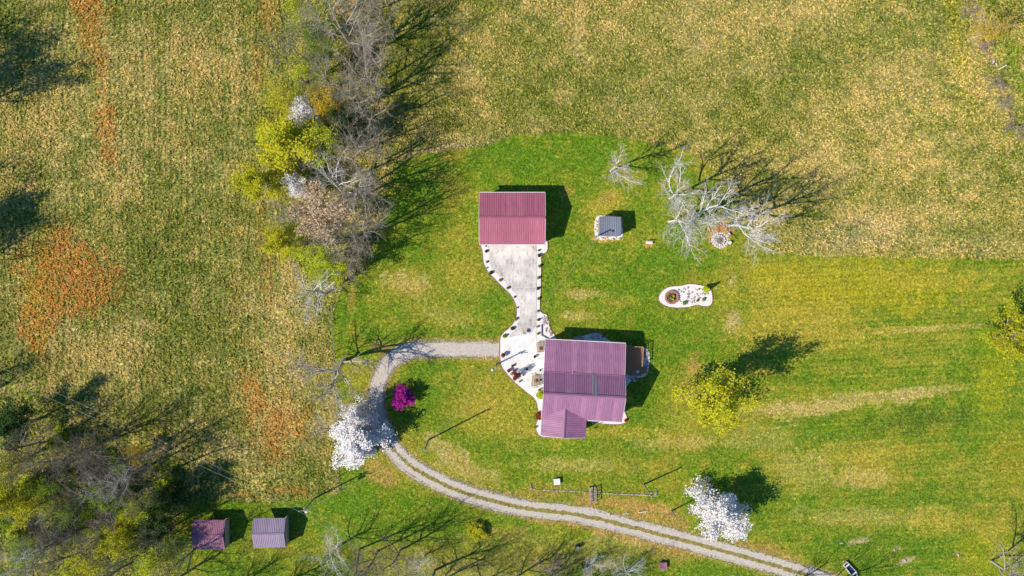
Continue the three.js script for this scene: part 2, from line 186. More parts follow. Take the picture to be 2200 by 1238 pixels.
const concMat = new THREE.MeshStandardMaterial({ map: concTex, bumpMap: gravelBump, bumpScale: 0.006, roughness: 0.95 });
const patioTex = dataTex(1024, 1024, (i, j) => { const s = fbm(i * 0.015, j * 0.015, 5), s2 = fbm(i * 0.04 + 9, j * 0.04, 4), sp = hash2(i, j); const k = (s - 0.5) * 46 - Math.max(0, s2 - 0.6) * 160 + (sp - 0.5) * 20; return [236 + k, 231 + k * 1.05, 227 + k * 1.1]; }); patioTex.repeat.set(1 / 16, 1 / 16);
const patioMat = new THREE.MeshStandardMaterial({ map: patioTex, bumpMap: gravelBump, bumpScale: 0.006, roughness: 0.9 });
{
  const drive = thing('concrete_driveway', 'pale stained concrete driveway of jointed slabs below the garage', 'driveway', 1100, 619); drive.userData.kind = 'structure';
  const s = (poly, m = concMat) => mesh('concrete_slab', slab(poly, 0.11, 0.1), m, drive);
  s([[1048, 524], [1101.7, 524], [1101.7, 580.7], [1084, 581], [1068, 590], [1055, 578], [1050, 562]]);
  s([[1102.3, 524], [1153, 524], [1153, 580.7], [1102.3, 580.7]]);
  s([[1068.8, 590.6], [1084.2, 581.6], [1101.7, 581.3], [1101.7, 609.8], [1093, 617.5], [1082, 604]]);
  s([[1102.3, 581.3], [1153, 581.3], [1153, 609.7], [1102.3, 609.7]]);
  s([[1093.6, 618.2], [1102.2, 610.3], [1152.8, 610.3], [1152.4, 650.8], [1115.5, 650.8], [1112, 640], [1104, 628]]);
  s([[1115.7, 651.3], [1152.4, 651.3], [1152, 693.7], [1112, 693.7], [1116.5, 675]]);
  s([[1111.8, 694.3], [1152, 694.3], [1152, 700], [1142, 715], [1092, 725], [1104, 710]]);
  const patio = smooth([[1092, 725.6], [1142, 715.6], [1152, 700.8], [1153, 728], [1165, 735], [1200, 737], [1200, 870], [1160, 875], [1157, 862], [1136, 845], [1112, 824], [1092, 802], [1082, 785], [1078, 765], [1078, 745], [1080, 732]], true, 3);
  const pg = thing('concrete_patio', 'bright white concrete patio on the west side of the house', 'patio', 1100, 619); pg.userData.kind = 'structure';
  mesh('concrete_slab', slab(patio, 0.1, 0.09), patioMat, pg);
  drive.children.concat(pg.children).forEach(m => m.position.set(0, 0, 0));
}
// brick edging: one object per run, bricks too small to pick apart
const brickMats = [std(0.34, 0.13, 0.09), std(0.42, 0.22, 0.16), std(0.26, 0.11, 0.09)];
function edging(line, label, gap = 2.9) {
  const lists = [[], [], []]; let acc = 0, r = rng(line.length * 31);
  for (let i = 1; i < line.length; i++) {
    const [ax, ay] = line[i - 1], [bx, by] = line[i], l = Math.hypot(bx - ax, by - ay);
    for (; acc < l; acc += gap) { const t = acc / l, x = lerp(ax, bx, t), y = lerp(ay, by, t); lists[Math.floor(r() * 3)].push(box(0.19 + r() * 0.03, 0.13 + r() * 0.03, 0.11, X(x), 0.06, Z(y), -Math.atan2(by - ay, bx - ax) + (r() - 0.5) * 0.2)); }
    acc -= l;
  }
  const g = thing('brick_edging', label, 'edging', 1100, 619, 0, 'brick edgings of the stone beds'); g.userData.kind = 'stuff';
  lists.forEach((l, k) => { if (l.length) mesh('brick_course', merge(l), brickMats[k], g).userData.kind = 'stuff'; });
}
edging(bedLeft, 'curving red brick edging along the west side of driveway and patio');
edging(bedRight, 'red brick edging along the east side of the concrete driveway');
edging(smooth([[1245, 724], [1262, 718], [1282, 715], [1296, 721], [1306, 729]], false, 5), 'short arc of brick edging north of the house');
edging(smooth([[1342, 884], [1348, 903], [1338, 911], [1290, 911], [1264, 906]], false, 5), 'brick edging along the south side of the house');

// ------------------------------------------------------------------ buildings
const fadeTex = dataTex(512, 512, (i, j) => { const st = vnoise(i * 0.16, j * 0.012) * 0.5 + vnoise(i * 0.5, j * 0.03) * 0.25 + fbm(i * 0.02, j * 0.02, 4) * 0.6, k = (st - 0.66) * 34 + (hash2(i, j) - 0.5) * 12, d = Math.max(0, fbm(i * 0.03 + 9, j * 0.03, 4) - 0.55) * 120; return [222 + k - d * 0.2, 222 + k + d * 0.1, 222 + k]; }); fadeTex.repeat.set(0.09, 0.09);
const paint = (r, g, b) => [0.92, 1, 1.08, 0.97].map(k => new THREE.MeshPhysicalMaterial({ map: fadeTex, color: new THREE.Color().setRGB(r * k, g * k, b * k), roughness: 0.5, specularIntensity: 0.6 }));
const roseRoof = paint(0.58, 0.19, 0.27), mauveRoof = paint(0.48, 0.23, 0.375), lilacRoof = paint(0.46, 0.36, 0.50), plumRoof = paint(0.50, 0.22, 0.32), greyRoof = paint(0.30, 0.33, 0.40);
const trimWhite = std(0.72, 0.70, 0.68, 0.6), wallMat = std(0.62, 0.58, 0.52, 0.85), wallGrey = std(0.4, 0.4, 0.42, 0.8), doorMat = std(0.7, 0.68, 0.66, 0.5), woodMat = std(0.34, 0.19, 0.09, 0.85), woodGrey = std(0.36, 0.31, 0.26, 0.9), glass = new THREE.MeshPhysicalMaterial({ color: 0x25303a, roughness: 0.08 }), steel = std(0.45, 0.46, 0.48, 0.45, { metalness: 0.6 });
// one ribbed sheet: width w across (local x), run along the slope (local z from 0 to run), ribs proud by rh
let uvShift = 0;
function ribbed(w, run, pitch = 0.244, rh = 0.036, t = 0.02) {
  const pts = []; const n = Math.max(1, Math.round(w / pitch)), p = w / n;
  for (let k = 0; k < n; k++) { const a = -w / 2 + k * p; pts.push([a, 0], [a + p * 0.62, 0], [a + p * 0.72, rh], [a + p * 0.88, rh], [a + p * 0.98, 0]); }
  pts.push([w / 2, 0]);
  const pos = [], idx = []; const m = pts.length;
  const ring = (off, z) => pts.forEach(([x, y]) => pos.push(x, y + off, z));
  ring(0, 0); ring(0, run); ring(-t, 0); ring(-t, run);
  for (let i = 0; i < m - 1; i++) { idx.push(i, m + i, i + 1, i + 1, m + i, m + i + 1); idx.push(m + i, 3 * m + i, m + i + 1, m + i + 1, 3 * m + i, 3 * m + i + 1); }
  idx.push(2 * m, 2 * m + m - 1, 3 * m, 3 * m, 2 * m + m - 1, 4 * m - 1);
  const g = new THREE.BufferGeometry(); g.setAttribute('position', new THREE.Float32BufferAttribute(pos, 3)); g.setIndex(idx);
  const q = g.toNonIndexed(); q.computeVertexNormals(); const uv = []; for (let i = 0; i < q.attributes.position.count; i++) uv.push(q.attributes.position.getX(i) + uvShift, q.attributes.position.getZ(i) + uvShift * 0.37); uvShift += 1.71; q.setAttribute('uv', new THREE.Float32BufferAttribute(uv, 2)); return q;
}
// a roof slope made of sheets, hung from a ridge line at (0, hr, vr) running along local x from u0 to u1 down to (he, ve)
function slope(parent, u0, u1, vr, hr, ve, he, mats, opt = {}) {
  const run = Math.hypot(ve - vr, hr - he), n = Math.max(1, Math.round((u1 - u0) / 0.914)), w = (u1 - u0) / n, gs = [0, 1, 2, 3, 4].map(() => ribbed(w, run, 0.32, opt.rh));
  const a = Math.atan2(hr - he, Math.abs(ve - vr)), r = rng(Math.round((u1 * 7 + vr * 13 + ve * 5) * 100));
  for (let k = 0; k < n; k++) {
    const m = mesh('roof_panel', gs[Math.floor(r() * 5)], opt.special?.(k) ?? mats[Math.floor(r() * mats.length)], parent);
    m.position.set(u0 + (k + 0.5) * w, hr, vr); m.rotation.order = 'YXZ';
    if (ve < vr) m.rotation.y = Math.PI;
    m.rotation.x = a;
    if (opt.across) { m.position.set(vr, hr, u0 + (k + 0.5) * w); m.rotation.y = ve > vr ? Math.PI / 2 : -Math.PI / 2; }
    if (opt.origin) m.position.add(opt.origin);
  }
  return w;
}
function gableWall(w, h, hr, t) { const s = new THREE.Shape([[-w / 2, 0], [w / 2, 0], [w / 2, h], [0, hr], [-w / 2, h]].map(p => new THREE.Vector2(...p))); const g = new THREE.ExtrudeGeometry(s, { depth: t, bevelEnabled: false }); return g; }
function windowAt(parent, x, y, z, w, h, ry) { const f = mesh('window', merge([box(w + 0.12, 0.07, 0.08, 0, h / 2 + 0.03, 0), box(w + 0.12, 0.07, 0.08, 0, -h / 2 - 0.03, 0), box(0.07, h, 0.08, -w / 2 - 0.02, 0, 0), box(0.07, h, 0.08, w / 2 + 0.02, 0, 0), box(0.04, h, 0.06)]), trimWhite, parent); f.position.set(x, y, z); f.rotation.y = ry; mesh('pane', box(w, h, 0.03), glass, f); return f; }

{ // garage
  const G = thing('garage', 'garage with rose red ribbed metal gable roof above the concrete driveway', 'garage', 1100.5, 473.6, 0);
  const w = 10.96, d = 8.64, he = 3.2, hr = 4.55, o = 0.35;
  mesh('wall', box(w - 2 * o, he - 0.25, 0.15, 0, (he - 0.25) / 2, -d / 2 + o), wallMat, G);
  mesh('wall', merge([box(1.0, he - 0.25, 0.15, -(w / 2 - o - 0.5), (he - 0.25) / 2, d / 2 - o), box(1.0, he - 0.25, 0.15, w / 2 - o - 0.5, (he - 0.25) / 2, d / 2 - o), box(1.2, he - 0.25, 0.15, 0, (he - 0.25) / 2, d / 2 - o), box(w - 2 * o - 0.001, 0.5, 0.14, 0, he - 0.5, d / 2 - o)]), wallMat, G);
  for (const s of [-1, 1]) {
    const g = gableWall(d - 2 * o - 0.16, he - 0.22, hr - 0.12, 0.15); g.rotateY(Math.PI / 2); g.translate(s * (w / 2 - o) - 0.075, 0, 0); mesh('gable_wall', g, wallMat, G);
    const door = mesh('garage_door', merge([0, 1, 2, 3].map(k => box(3.3, 0.54, 0.06, s * 2.35, 0.42 + k * 0.56, d / 2 - o - 0.02))), doorMat, G); mesh('handle', box(0.2, 0.04, 0.05, s * 2.35, 0.75, d / 2 - o + 0.04), steel, door);
    mesh('fascia', merge([-1, 1].map(k => { const l = Math.hypot(d / 2, hr - he), g2 = box(0.06, 0.16, l, 0, 0, 0); g2.rotateX(k * Math.atan2(hr - he, d / 2)); g2.translate(s * (w / 2 + 0.035), (he + hr) / 2 - 0.07, k * d / 4); return g2; })), trimWhite, G);
    mesh('gutter', box(w, 0.1, 0.12, 0, he - 0.08, s * (d / 2 + 0.07)), trimWhite, G);
  }
  slope(G, -w / 2, w / 2, -0.02, hr, -d / 2, he, roseRoof); slope(G, -w / 2, w / 2, 0.02, hr, d / 2, he, roseRoof);
  const cap = []; for (const s of [-1, 1]) { const c = box(w + 0.04, 0.03, 0.26, 0, 0, 0.13 * s); c.rotateX(s * 0.3); c.translate(0, hr + 0.065, 0); cap.push(c); } mesh('ridge_cap', merge(cap), roseRoof[0], G);
  windowAt(G, w / 2 - o + 0.1, 1.6, 0, 1.2, 0.9, Math.PI / 2);
  windowAt(G, -w / 2 + o - 0.1, 1.6, 0, 1.2, 0.9, Math.PI / 2);
}
const HR = -3 * Math.PI / 180;
{ // house
  const B = thing('house', 'house with mauve ribbed metal roof in three slopes and a front porch gable', 'house', 1247.7, 838, HR);
  const hw = 6.7, o = 0.35, ridge = 6.55, brk = 4.35, vN = -8.6, vB = -3.3, vS = 4.4, hN = 3.5, hS = 3.9;
  mesh('wall', box(2 * (hw - o), hN - 0.15, 0.16, 0, (hN - 0.15) / 2, vN + o), wallMat, B);
  mesh('wall', box(2 * (hw - o), hS - 0.15, 0.16, 0, (hS - 0.15) / 2, vS - o), wallMat, B);
  for (const s of [-1, 1]) {
    const sh = new THREE.Shape([[-(vS - o - 0.1), 0], [-(vN + o + 0.1), 0], [-(vN + o + 0.1), hN - 0.1], [-vB, brk - 0.12], [0, ridge - 0.14], [-(vS - o - 0.1), hS + 0.04]].map(p => new THREE.Vector2(...p)));
    const g = new THREE.ExtrudeGeometry(sh, { depth: 0.16, bevelEnabled: false }); g.rotateY(Math.PI / 2); g.translate(s * (hw - o) - 0.08, 0, 0); mesh('gable_wall', g, wallMat, B);
    const bargeAt = (va, ha, vb, hb) => { const l = Math.hypot(vb - va, hb - ha), q = box(0.06, 0.18, l); q.rotateX(Math.atan2(ha - hb, vb - va)); q.translate(s * (hw + 0.035), (ha + hb) / 2 - 0.08, (va + vb) / 2); return q; };
    mesh('fascia', merge([bargeAt(vN, hN, vB, brk), bargeAt(vB, brk, 0, ridge), bargeAt(0, ridge, vS, hS)]), trimWhite, B);
  }
  slope(B, -hw, hw, vB - 0.02, brk, vN, hN, mauveRoof);
  const grey = std(0.36, 0.36, 0.36, 0.6);
  slope(B, -hw, hw, -0.02, ridge, vB - 0.04, brk + 0.03, mauveRoof);
  for (const u of [1.48, 1.95]) { const m = mesh('skylight_panel', ribbed(0.4, 3.85, 0.2, 0.07), grey, B); m.position.set(u, ridge + 0.03, -0.03); m.rotation.order = 'YXZ'; m.rotation.y = Math.PI; m.rotation.x = Math.atan2(ridge - brk, 3.28) - 0.004; m.userData.label = 'grey skylight sheet set in the dark roof slope'; }
  slope(B, -hw, hw, 0.02, ridge, vS, hS, mauveRoof);
  const cap = []; for (const s of [-1, 1]) { const c = box(2 * hw + 0.04, 0.03, 0.28, 0, 0, 0.14 * s); c.rotateX(s * 0.46); c.translate(0, ridge + 0.07, 0); cap.push(c); } mesh('ridge_cap', merge(cap), mauveRoof[0], B);
  mesh('flashing', box(2 * hw, 0.03, 0.14, 0, brk + 0.07, vB - 0.02), mauveRoof[0], B);
  mesh('vent_pipe', bar(-2.0, brk - 0.1, vB - 0.1, -2.0, brk + 0.45, vB - 0.1, 0.06, 10), trimWhite, B);
  mesh('gutter', box(2 * hw, 0.11, 0.13, 0, hN - 0.08, vN - 0.08), trimWhite, B);
  mesh('gutter', box(2 * hw - 7.7, 0.11, 0.13, 3.85, hS - 0.08, vS + 0.08), trimWhite, B);
  // porch gable over the front
  const pc = -2.95, pw = 3.75, vf = 7.35, pr = 5.02, pe = 3.92;
  const org = new THREE.Vector3(0, 0, 0);
  slope(B, 2.0, vf, pc + 0.02, pr, pc + pw, pe, mauveRoof, { across: true, origin: org });
  slope(B, 2.0, vf, pc - 0.02, pr, pc - pw, pe, mauveRoof, { across: true, origin: org });
  const pcap = []; for (const s of [-1, 1]) { const c = box(0.24, 0.03, vf - 2.2, 0.12 * s, 0, 0); c.rotateZ(-s * 0.29); c.translate(pc, pr + 0.065, (vf + 2.2) / 2); pcap.push(c); } mesh('ridge_cap', merge(pcap), mauveRoof[0], B);
  const gw = gableWall(2 * pw - 0.5, pe - 0.02, pr - 0.05, 0.14); gw.translate(pc, 0, vf - 0.5); mesh('porch_wall', gw, wallMat, B);
  for (const s of [-1, 1]) mesh('porch_wall', box(0.14, pe - 0.1, vf - 0.5 - vS + o, pc + s * (pw - 0.35), (pe - 0.1) / 2, (vf - 0.5 + vS - o) / 2), wallMat, B);
  mesh('fascia', merge([-1, 1].map(s => { const l = Math.hypot(pw, pr - pe), q = box(l, 0.16, 0.06); q.rotateZ(-s * Math.atan2(pr - pe, pw)); q.translate(pc + s * pw / 2, (pr + pe) / 2 - 0.07, vf + 0.035); return q; })), trimWhite, B);
  const dr = mesh('door', box(0.95, 2.1, 0.07, 3.0, 1.5, vS - o + 0.1), std(0.3, 0.08, 0.06, 0.5), B); mesh('handle', box(0.05, 0.14, 0.06, 3.38, 1.45, vS - o + 0.16), steel, dr);
  for (const u of [1.4, 5.0]) windowAt(B, u, 1.9, vS - o + 0.12, 1.1, 1.2, 0);
  for (const u of [-4.5, -1.5, 1.5, 4.5]) windowAt(B, u, 1.9, vN + o - 0.12, 1.1, 1.2, 0);
  for (const v of [-6, -1, 2]) { windowAt(B, -hw + o - 0.12, 1.9, v, 1.1, 1.2, Math.PI / 2); }
  windowAt(B, hw - o + 0.12, 1.9, 1.4, 1.1, 1.2, Math.PI / 2);
  // deck on the east side
  const D = thing('deck', 'raised brown wooden deck with railing on the east side of the house', 'deck', 1247.7, 838, HR);
  const u0 = hw - 0.2, u1 = 10.0, v0 = -8.05, v1 = -3.2, dh = 0.95;
  const n = Math.round((u1 - u0) / 0.146);
  const plankG = box(0.132, 0.035, v1 - v0), dm = [std(0.42, 0.22, 0.10, 0.8), std(0.36, 0.18, 0.08, 0.8), std(0.47, 0.26, 0.13, 0.8)];
  for (let k = 0; k < n; k++) { const m = mesh('plank', plankG, dm[(k * 7 + (k >> 1)) % 3], D); m.position.set(u0 + (k + 0.5) * 0.146, dh, (v0 + v1) / 2); }
  for (const v of [v0 + 0.1, (v0 + v1) / 2, v1 - 0.1]) mesh('joist', box(u1 - u0, 0.18, 0.06, (u0 + u1) / 2, dh - 0.115, v), woodMat, D);
  const posts = [[u1, v0], [u1, -6.6], [u1, -5.0], [u1, v1], [8.2, v0], [8.2, v1], [u0 + 0.25, v0], [u0 + 0.25, v1]];
  for (const [u, v] of posts) mesh('post', box(0.11, 2.0, 0.11, u, 1.0, v), woodMat, D);
  mesh('railing', merge([box(0.12, 0.05, v1 - v0 - 1.5, u1, 2.02, (v0 + v1) / 2 - 0.75), box(0.06, 0.08, v1 - v0, u1, 1.2, (v0 + v1) / 2)]), dm[0], D);
  mesh('railing', box(u1 - u0, 0.05, 0.12, (u0 + u1) / 2, 2.025, v0), dm[0], D);
  mesh('railing', box(u1 - u0, 0.05, 0.12, (u0 + u1) / 2, 2.025, v1), dm[0], D);
  const bal = []; for (let v = v0 + 0.15; v < v1 - 1.6; v += 0.16) bal.push(box(0.035, 0.85, 0.035, u1, 1.58, v)); for (let u = u0 + 0.4; u < u1; u += 0.16) { bal.push(box(0.035, 0.85, 0.035, u, 1.58, v0)); bal.push(box(0.035, 0.85, 0.035, u, 1.58, v1)); } mesh('balusters', merge(bal), woodMat, D).userData.kind = 'stuff';
  for (let k = 0; k < 4; k++) mesh('step', box(0.28, 0.05, 1.2, u1 + 0.2 + k * 0.28, 0.78 - k * 0.2, -4.0), dm[k % 3], D);
  const T = thing('deck_chair', 'small pale chair at the south end of the wooden deck', 'chair', 1247.7, 838, HR, null, dh + 0.02);
  const off = (g) => g.translate(9.35, 0, -3.75);
  mesh('seat', off(box(0.5, 0.05, 0.5, 0, 0.44, 0)), trimWhite, T); mesh('backrest', off(box(0.5, 0.5, 0.05, 0, 0.72, -0.24)), trimWhite, T);
  for (const a of [-1, 1]) for (const b of [-1, 1]) mesh('leg', off(box(0.04, 0.42, 0.04, a * 0.22, 0.21, b * 0.22)), trimWhite, T);
}
{ // small grey shed
  const S = thing('garden_shed', 'small shed with grey ribbed metal roof in a stone bed', 'shed', 1306, 489.5, -0.03);
  const w = 3.65, d = 3.15, hs = 3.0, hn = 2.65;
  for (const [x, z, a, b] of [[0, -d / 2 + 0.15, w - 0.3, 0.1], [0, d / 2 - 0.15, w - 0.3, 0.1], [-w / 2 + 0.15, 0, 0.1, d - 0.42], [w / 2 - 0.15, 0, 0.1, d - 0.42]]) mesh('wall', box(a, 2.5, b, x, 1.25, z), woodGrey, S);
  mesh('eave_board', box(w - 0.25, 0.4, 0.06, 0, 2.7, d / 2 - 0.2), woodGrey, S); mesh('eave_board', box(w, 0.1, 0.06, 0, hn - 0.06, -d / 2 - 0.04), woodGrey, S);
  const run = Math.hypot(d, hs - hn), a = Math.atan2(hs - hn, d), pg = ribbed(w / 4, run, 0.3, 0.05); for (let k = 0; k < 4; k++) { const m = mesh('roof_panel', pg, greyRoof[(k * 3) % 4], S); m.position.set(-w / 2 + (k + 0.5) * w / 4, hs, d / 2); m.rotation.order = 'YXZ'; m.rotation.y = Math.PI; m.rotation.x = a; }
  const dr = mesh('door', box(0.9, 1.95, 0.06, 0, 1.0, d / 2 - 0.08), woodMat, S); mesh('handle', box(0.05, 0.12, 0.05, 0.36, 1.0, d / 2 - 0.03), steel, dr);
  mesh('shed_stone_bed', slab(smooth([[1282, 466], [1300, 463], [1332, 470], [1336, 512], [1310, 515], [1282, 513], [1277, 495]], true, 5), 0.04, 0.02), whiteStone, scene).userData.kind = 'structure';
}
function openShed(px, py, turn, mats, label, tall) {
  const S = thing('open_shed', label, 'shed', px, py, turn, 'open sheds beside the woods');
  const w = 5.4, d = 5.0, he = 2.15, hr = 2.95;
  slope(S, -w / 2, w / 2, -0.02, hr, -d / 2, he, mats); slope(S, -w / 2, w / 2, 0.02, hr, d / 2, he, mats);
  const cap = []; for (const s of [-1, 1]) { const c = box(w + 0.04, 0.03, 0.26, 0, 0, 0.13 * s); c.rotateX(s * 0.31); c.translate(0, hr + 0.065, 0); cap.push(c); } mesh('ridge_cap', merge(cap), mats[0], S);
  for (const x of [-w / 2 + 0.2, w / 2 - 0.2]) for (const z of [-d / 2 + 0.2, d / 2 - 0.2]) mesh('post', box(0.12, he - 0.02, 0.12, x, (he - 0.02) / 2, z), woodGrey, S);
  for (const z of [-d / 2 + 0.2, d / 2 - 0.2]) mesh('beam', box(w - 0.1, 0.14, 0.08, 0, he - 0.1, z), woodGrey, S);
  for (const s of [-1, 1]) mesh('rafter', merge([-1, 1].map(k => { const l = Math.hypot(d / 2, hr - he), q = box(0.06, 0.12, l); q.rotateX(k * Math.atan2(hr - he, d / 2)); q.translate(s * (w / 2 - 0.1), (he + hr) / 2 - 0.1, k * d / 4); return q; })), woodGrey, S);
  mesh('back_wall', box(w - 0.5, 1.9, 0.06, 0, 0.95, d / 2 - 0.2), woodGrey, S);
  mesh('side_wall', box(0.06, 1.9, d * 0.55, -w / 2 + 0.2, 0.95, d * 0.15), woodGrey, S);
  mesh('side_wall', box(0.06, 1.9, d - 0.6, w / 2 - 0.2, 0.95, 0), woodGrey, S);
  mesh('gable_post', bar(w / 2 - 0.1, he, -d / 2, w / 2 + 0.35, he + 0.25, -d / 2 - 0.35, 0.04), woodGrey, S);
}
openShed(461, 1139.6, 0, plumRoof, 'small shed with plum red metal roof nearest the woods');
openShed(588.5, 1136, 0.015, lilacRoof, 'small shed with faded lilac metal roof nearest the power pole');
// ------------------------------------------------------------------ trees
class Tubes {
  constructor() { this.pos = []; this.nor = []; this.idx = []; }
  add(points, radii, sides) {
    const up = new THREE.Vector3(), t = new THREE.Vector3(), a = new THREE.Vector3(), b = new THREE.Vector3(), start = this.pos.length / 3;
    for (let i = 0; i < points.length; i++) {
      t.copy(points[Math.min(points.length - 1, i + 1)]).sub(points[Math.max(0, i - 1)]).normalize();
      up.set(Math.abs(t.y) > 0.9 ? 1 : 0, Math.abs(t.y) > 0.9 ? 0 : 1, 0); a.crossVectors(t, up).normalize(); b.crossVectors(t, a);
      for (let k = 0; k < sides; k++) { const q = k / sides * Math.PI * 2, c = Math.cos(q), s = Math.sin(q), nx = a.x * c + b.x * s, ny = a.y * c + b.y * s, nz = a.z * c + b.z * s; this.pos.push(points[i].x + nx * radii[i], points[i].y + ny * radii[i], points[i].z + nz * radii[i]); this.nor.push(nx, ny, nz); }
    }
    for (let i = 0; i < points.length - 1; i++) for (let k = 0; k < sides; k++) { const p = start + i * sides + k, q = start + i * sides + (k + 1) % sides; this.idx.push(p, q, p + sides, q, q + sides, p + sides); }
  }
  build() { const g = new THREE.BufferGeometry(); g.setAttribute('position', new THREE.Float32BufferAttribute(this.pos, 3)); g.setAttribute('normal', new THREE.Float32BufferAttribute(this.nor, 3)); g.setIndex(this.idx); return g; }
}
// a tree of unit height-ish: returns { wood, twigs, tips }
function grow(seed, o) {
  const r = rng(seed), wood = new Tubes(), twigs = new Tubes(), tips = [];
  const V = (x, y, z) => new THREE.Vector3(x, y, z);
  function limb(start, dir, len, rad, level) {
    const seg = level === 0 ? 7 : level === 1 ? 6 : level === 2 ? 4 : 2, pts = [start.clone()], rs = [rad], d = dir.clone(); let p = start.clone();
    const wob = level === 0 ? o.trunkWob ?? 0.08 : 0.2 + 0.06 * level, end = level === 0 ? 0.45 : level >= o.levels ? 0.4 : level === 1 ? 0.48 : 0.4;
    for (let i = 1; i <= seg; i++) { d.x += (r() - 0.5) * wob * 2; d.z += (r() - 0.5) * wob * 2; d.y += (r() - 0.5) * wob + (level > 0 ? (o.rise ?? 0.05) : 0); d.normalize(); p = p.clone().addScaledVector(d, len / seg); pts.push(p); rs.push(rad * lerp(1, end, i / seg)); }
    (level <= 1 ? wood : twigs).add(pts, rs, level === 0 ? 8 : level === 1 ? 5 : level === 2 ? 4 : 3);
    if (level >= o.levels - 1) { for (let i = 1; i < pts.length; i++) tips.push({ p: pts[i], d: d.clone(), level }); }
    if (level >= o.levels) return;
    const n = o.kids[level], f0 = level === 0 ? (o.bole ?? 0.3) : 0.22, ph0 = r() * 6.28;
    for (let k = 0; k < n; k++) {
      const f = f0 + (1 - f0) * (k + 0.3 + r() * 0.7) / n, i = Math.min(seg - 1, Math.floor(f * seg)), q = f * seg - i, at = pts[i].clone().lerp(pts[i + 1], q), rr = lerp(rs[i], rs[i + 1], q);
      const t = pts[i + 1].clone().sub(pts[i]).normalize(), ph = ph0 + k * 2.4 + (r() - 0.5) * 1.1, up = Math.abs(t.y) > 0.9 ? V(1, 0, 0) : V(0, 1, 0), a = V().crossVectors(t, up).normalize(), b = V().crossVectors(t, a), ang = (o.angle[level] + (r() - 0.5) * 0.45) * (level === 0 ? lerp(1.15, 0.6, f) : 1);
      const nd = t.clone().multiplyScalar(Math.cos(ang)).addScaledVector(a, Math.sin(ang) * Math.cos(ph)).addScaledVector(b, Math.sin(ang) * Math.sin(ph)).normalize(); if (nd.y < -0.25) nd.y *= 0.3;
      const l2 = len * o.ratio[level] * (0.65 + r() * 0.6) * (level === 0 ? lerp(1.15, 0.7, f) : lerp(1.1, 0.7, f));
      limb(at, nd.normalize(), l2, Math.max(rr * (o.thin ?? 0.62), o.minR), level + 1);
    }
    if (level > 0) limb(pts[seg], d, len * 0.4, rs[seg], level + 1);
  }
  limb(V(0, -0.05, 0), V((r() - 0.5) * 0.1, 1, (r() - 0.5) * 0.1).normalize(), o.height * (o.trunkPart ?? 0.72), o.trunkR, 0);
  return { wood: wood.build(), twigs: twigs.build(), tips };
}
// blossom or leaf sprays: small bent faces round the twigs
function leaves(tips, seed, per, size, spread) {
  const r = rng(seed), pos = [], nor = [], col = [], idx = [], n = new THREE.Vector3(), a = new THREE.Vector3(), b = new THREE.Vector3();
  for (const t of tips) { const m = Math.floor(per + r()); if (r() < 0.12) continue; for (let k = 0; k < m; k++) {
    const s = size * (0.6 + r() * 0.8), px = t.p.x + (r() - 0.5) * spread, py = t.p.y + (r() - 0.5) * spread * 0.8, pz = t.p.z + (r() - 0.5) * spread;
    n.set(r() - 0.62, r() * 0.9 + 0.25, r() - 0.45).normalize(); a.set(r() - 0.5, r() - 0.5, r() - 0.5).cross(n).normalize(); b.crossVectors(n, a);
    const i0 = pos.length / 3, v = 0.8 + r() * 0.32, w = 0.9 + r() * 0.2;
    for (const [u, q, h] of [[-0.5, 0, 0.12], [0, -0.42, 0], [0.5, 0, 0.12], [0, 0.42, 0]]) { pos.push(px + (a.x * u + b.x * q + n.x * h) * s, py + (a.y * u + b.y * q + n.y * h) * s, pz + (a.z * u + b.z * q + n.z * h) * s); nor.push(n.x, n.y, n.z); col.push(v * w, v, v * (2 - w)); }
    idx.push(i0, i0 + 1, i0 + 3, i0 + 1, i0 + 2, i0 + 3);
  } }
  const g = new THREE.BufferGeometry(); g.setAttribute('position', new THREE.Float32BufferAttribute(pos, 3)); g.setAttribute('normal', new THREE.Float32BufferAttribute(nor, 3)); g.setAttribute('color', new THREE.Float32BufferAttribute(col, 3)); g.setIndex(idx); return g;
}
const leafMat = (r, g, b, through = 0.22) => new THREE.MeshPhysicalMaterial({ color: new THREE.Color().setRGB(r, g, b), roughness: 0.9, side: THREE.DoubleSide, vertexColors: true, transmission: through, thickness: 0, specularIntensity: 0.2 });
const LM = { yellow: leafMat(0.52, 0.51, 0.02), lime: leafMat(0.44, 0.52, 0.015), green: leafMat(0.22, 0.34, 0.02), gold: leafMat(0.68, 0.48, 0.02), white: leafMat(0.9, 0.87, 0.85, 0.1), pink: leafMat(0.52, 0.03, 0.36), rust: leafMat(0.62, 0.46, 0.28), red: leafMat(0.30, 0.06, 0.03), dark: leafMat(0.05, 0.10, 0.02) };
const barkPale = std(0.62, 0.59, 0.53, 0.9), barkGrey = std(0.43, 0.37, 0.29, 0.95), barkDark = std(0.19, 0.16, 0.14, 0.95), barkRose = std(0.38, 0.29, 0.24, 0.95), barkWood = std(0.25, 0.21, 0.165, 0.95);
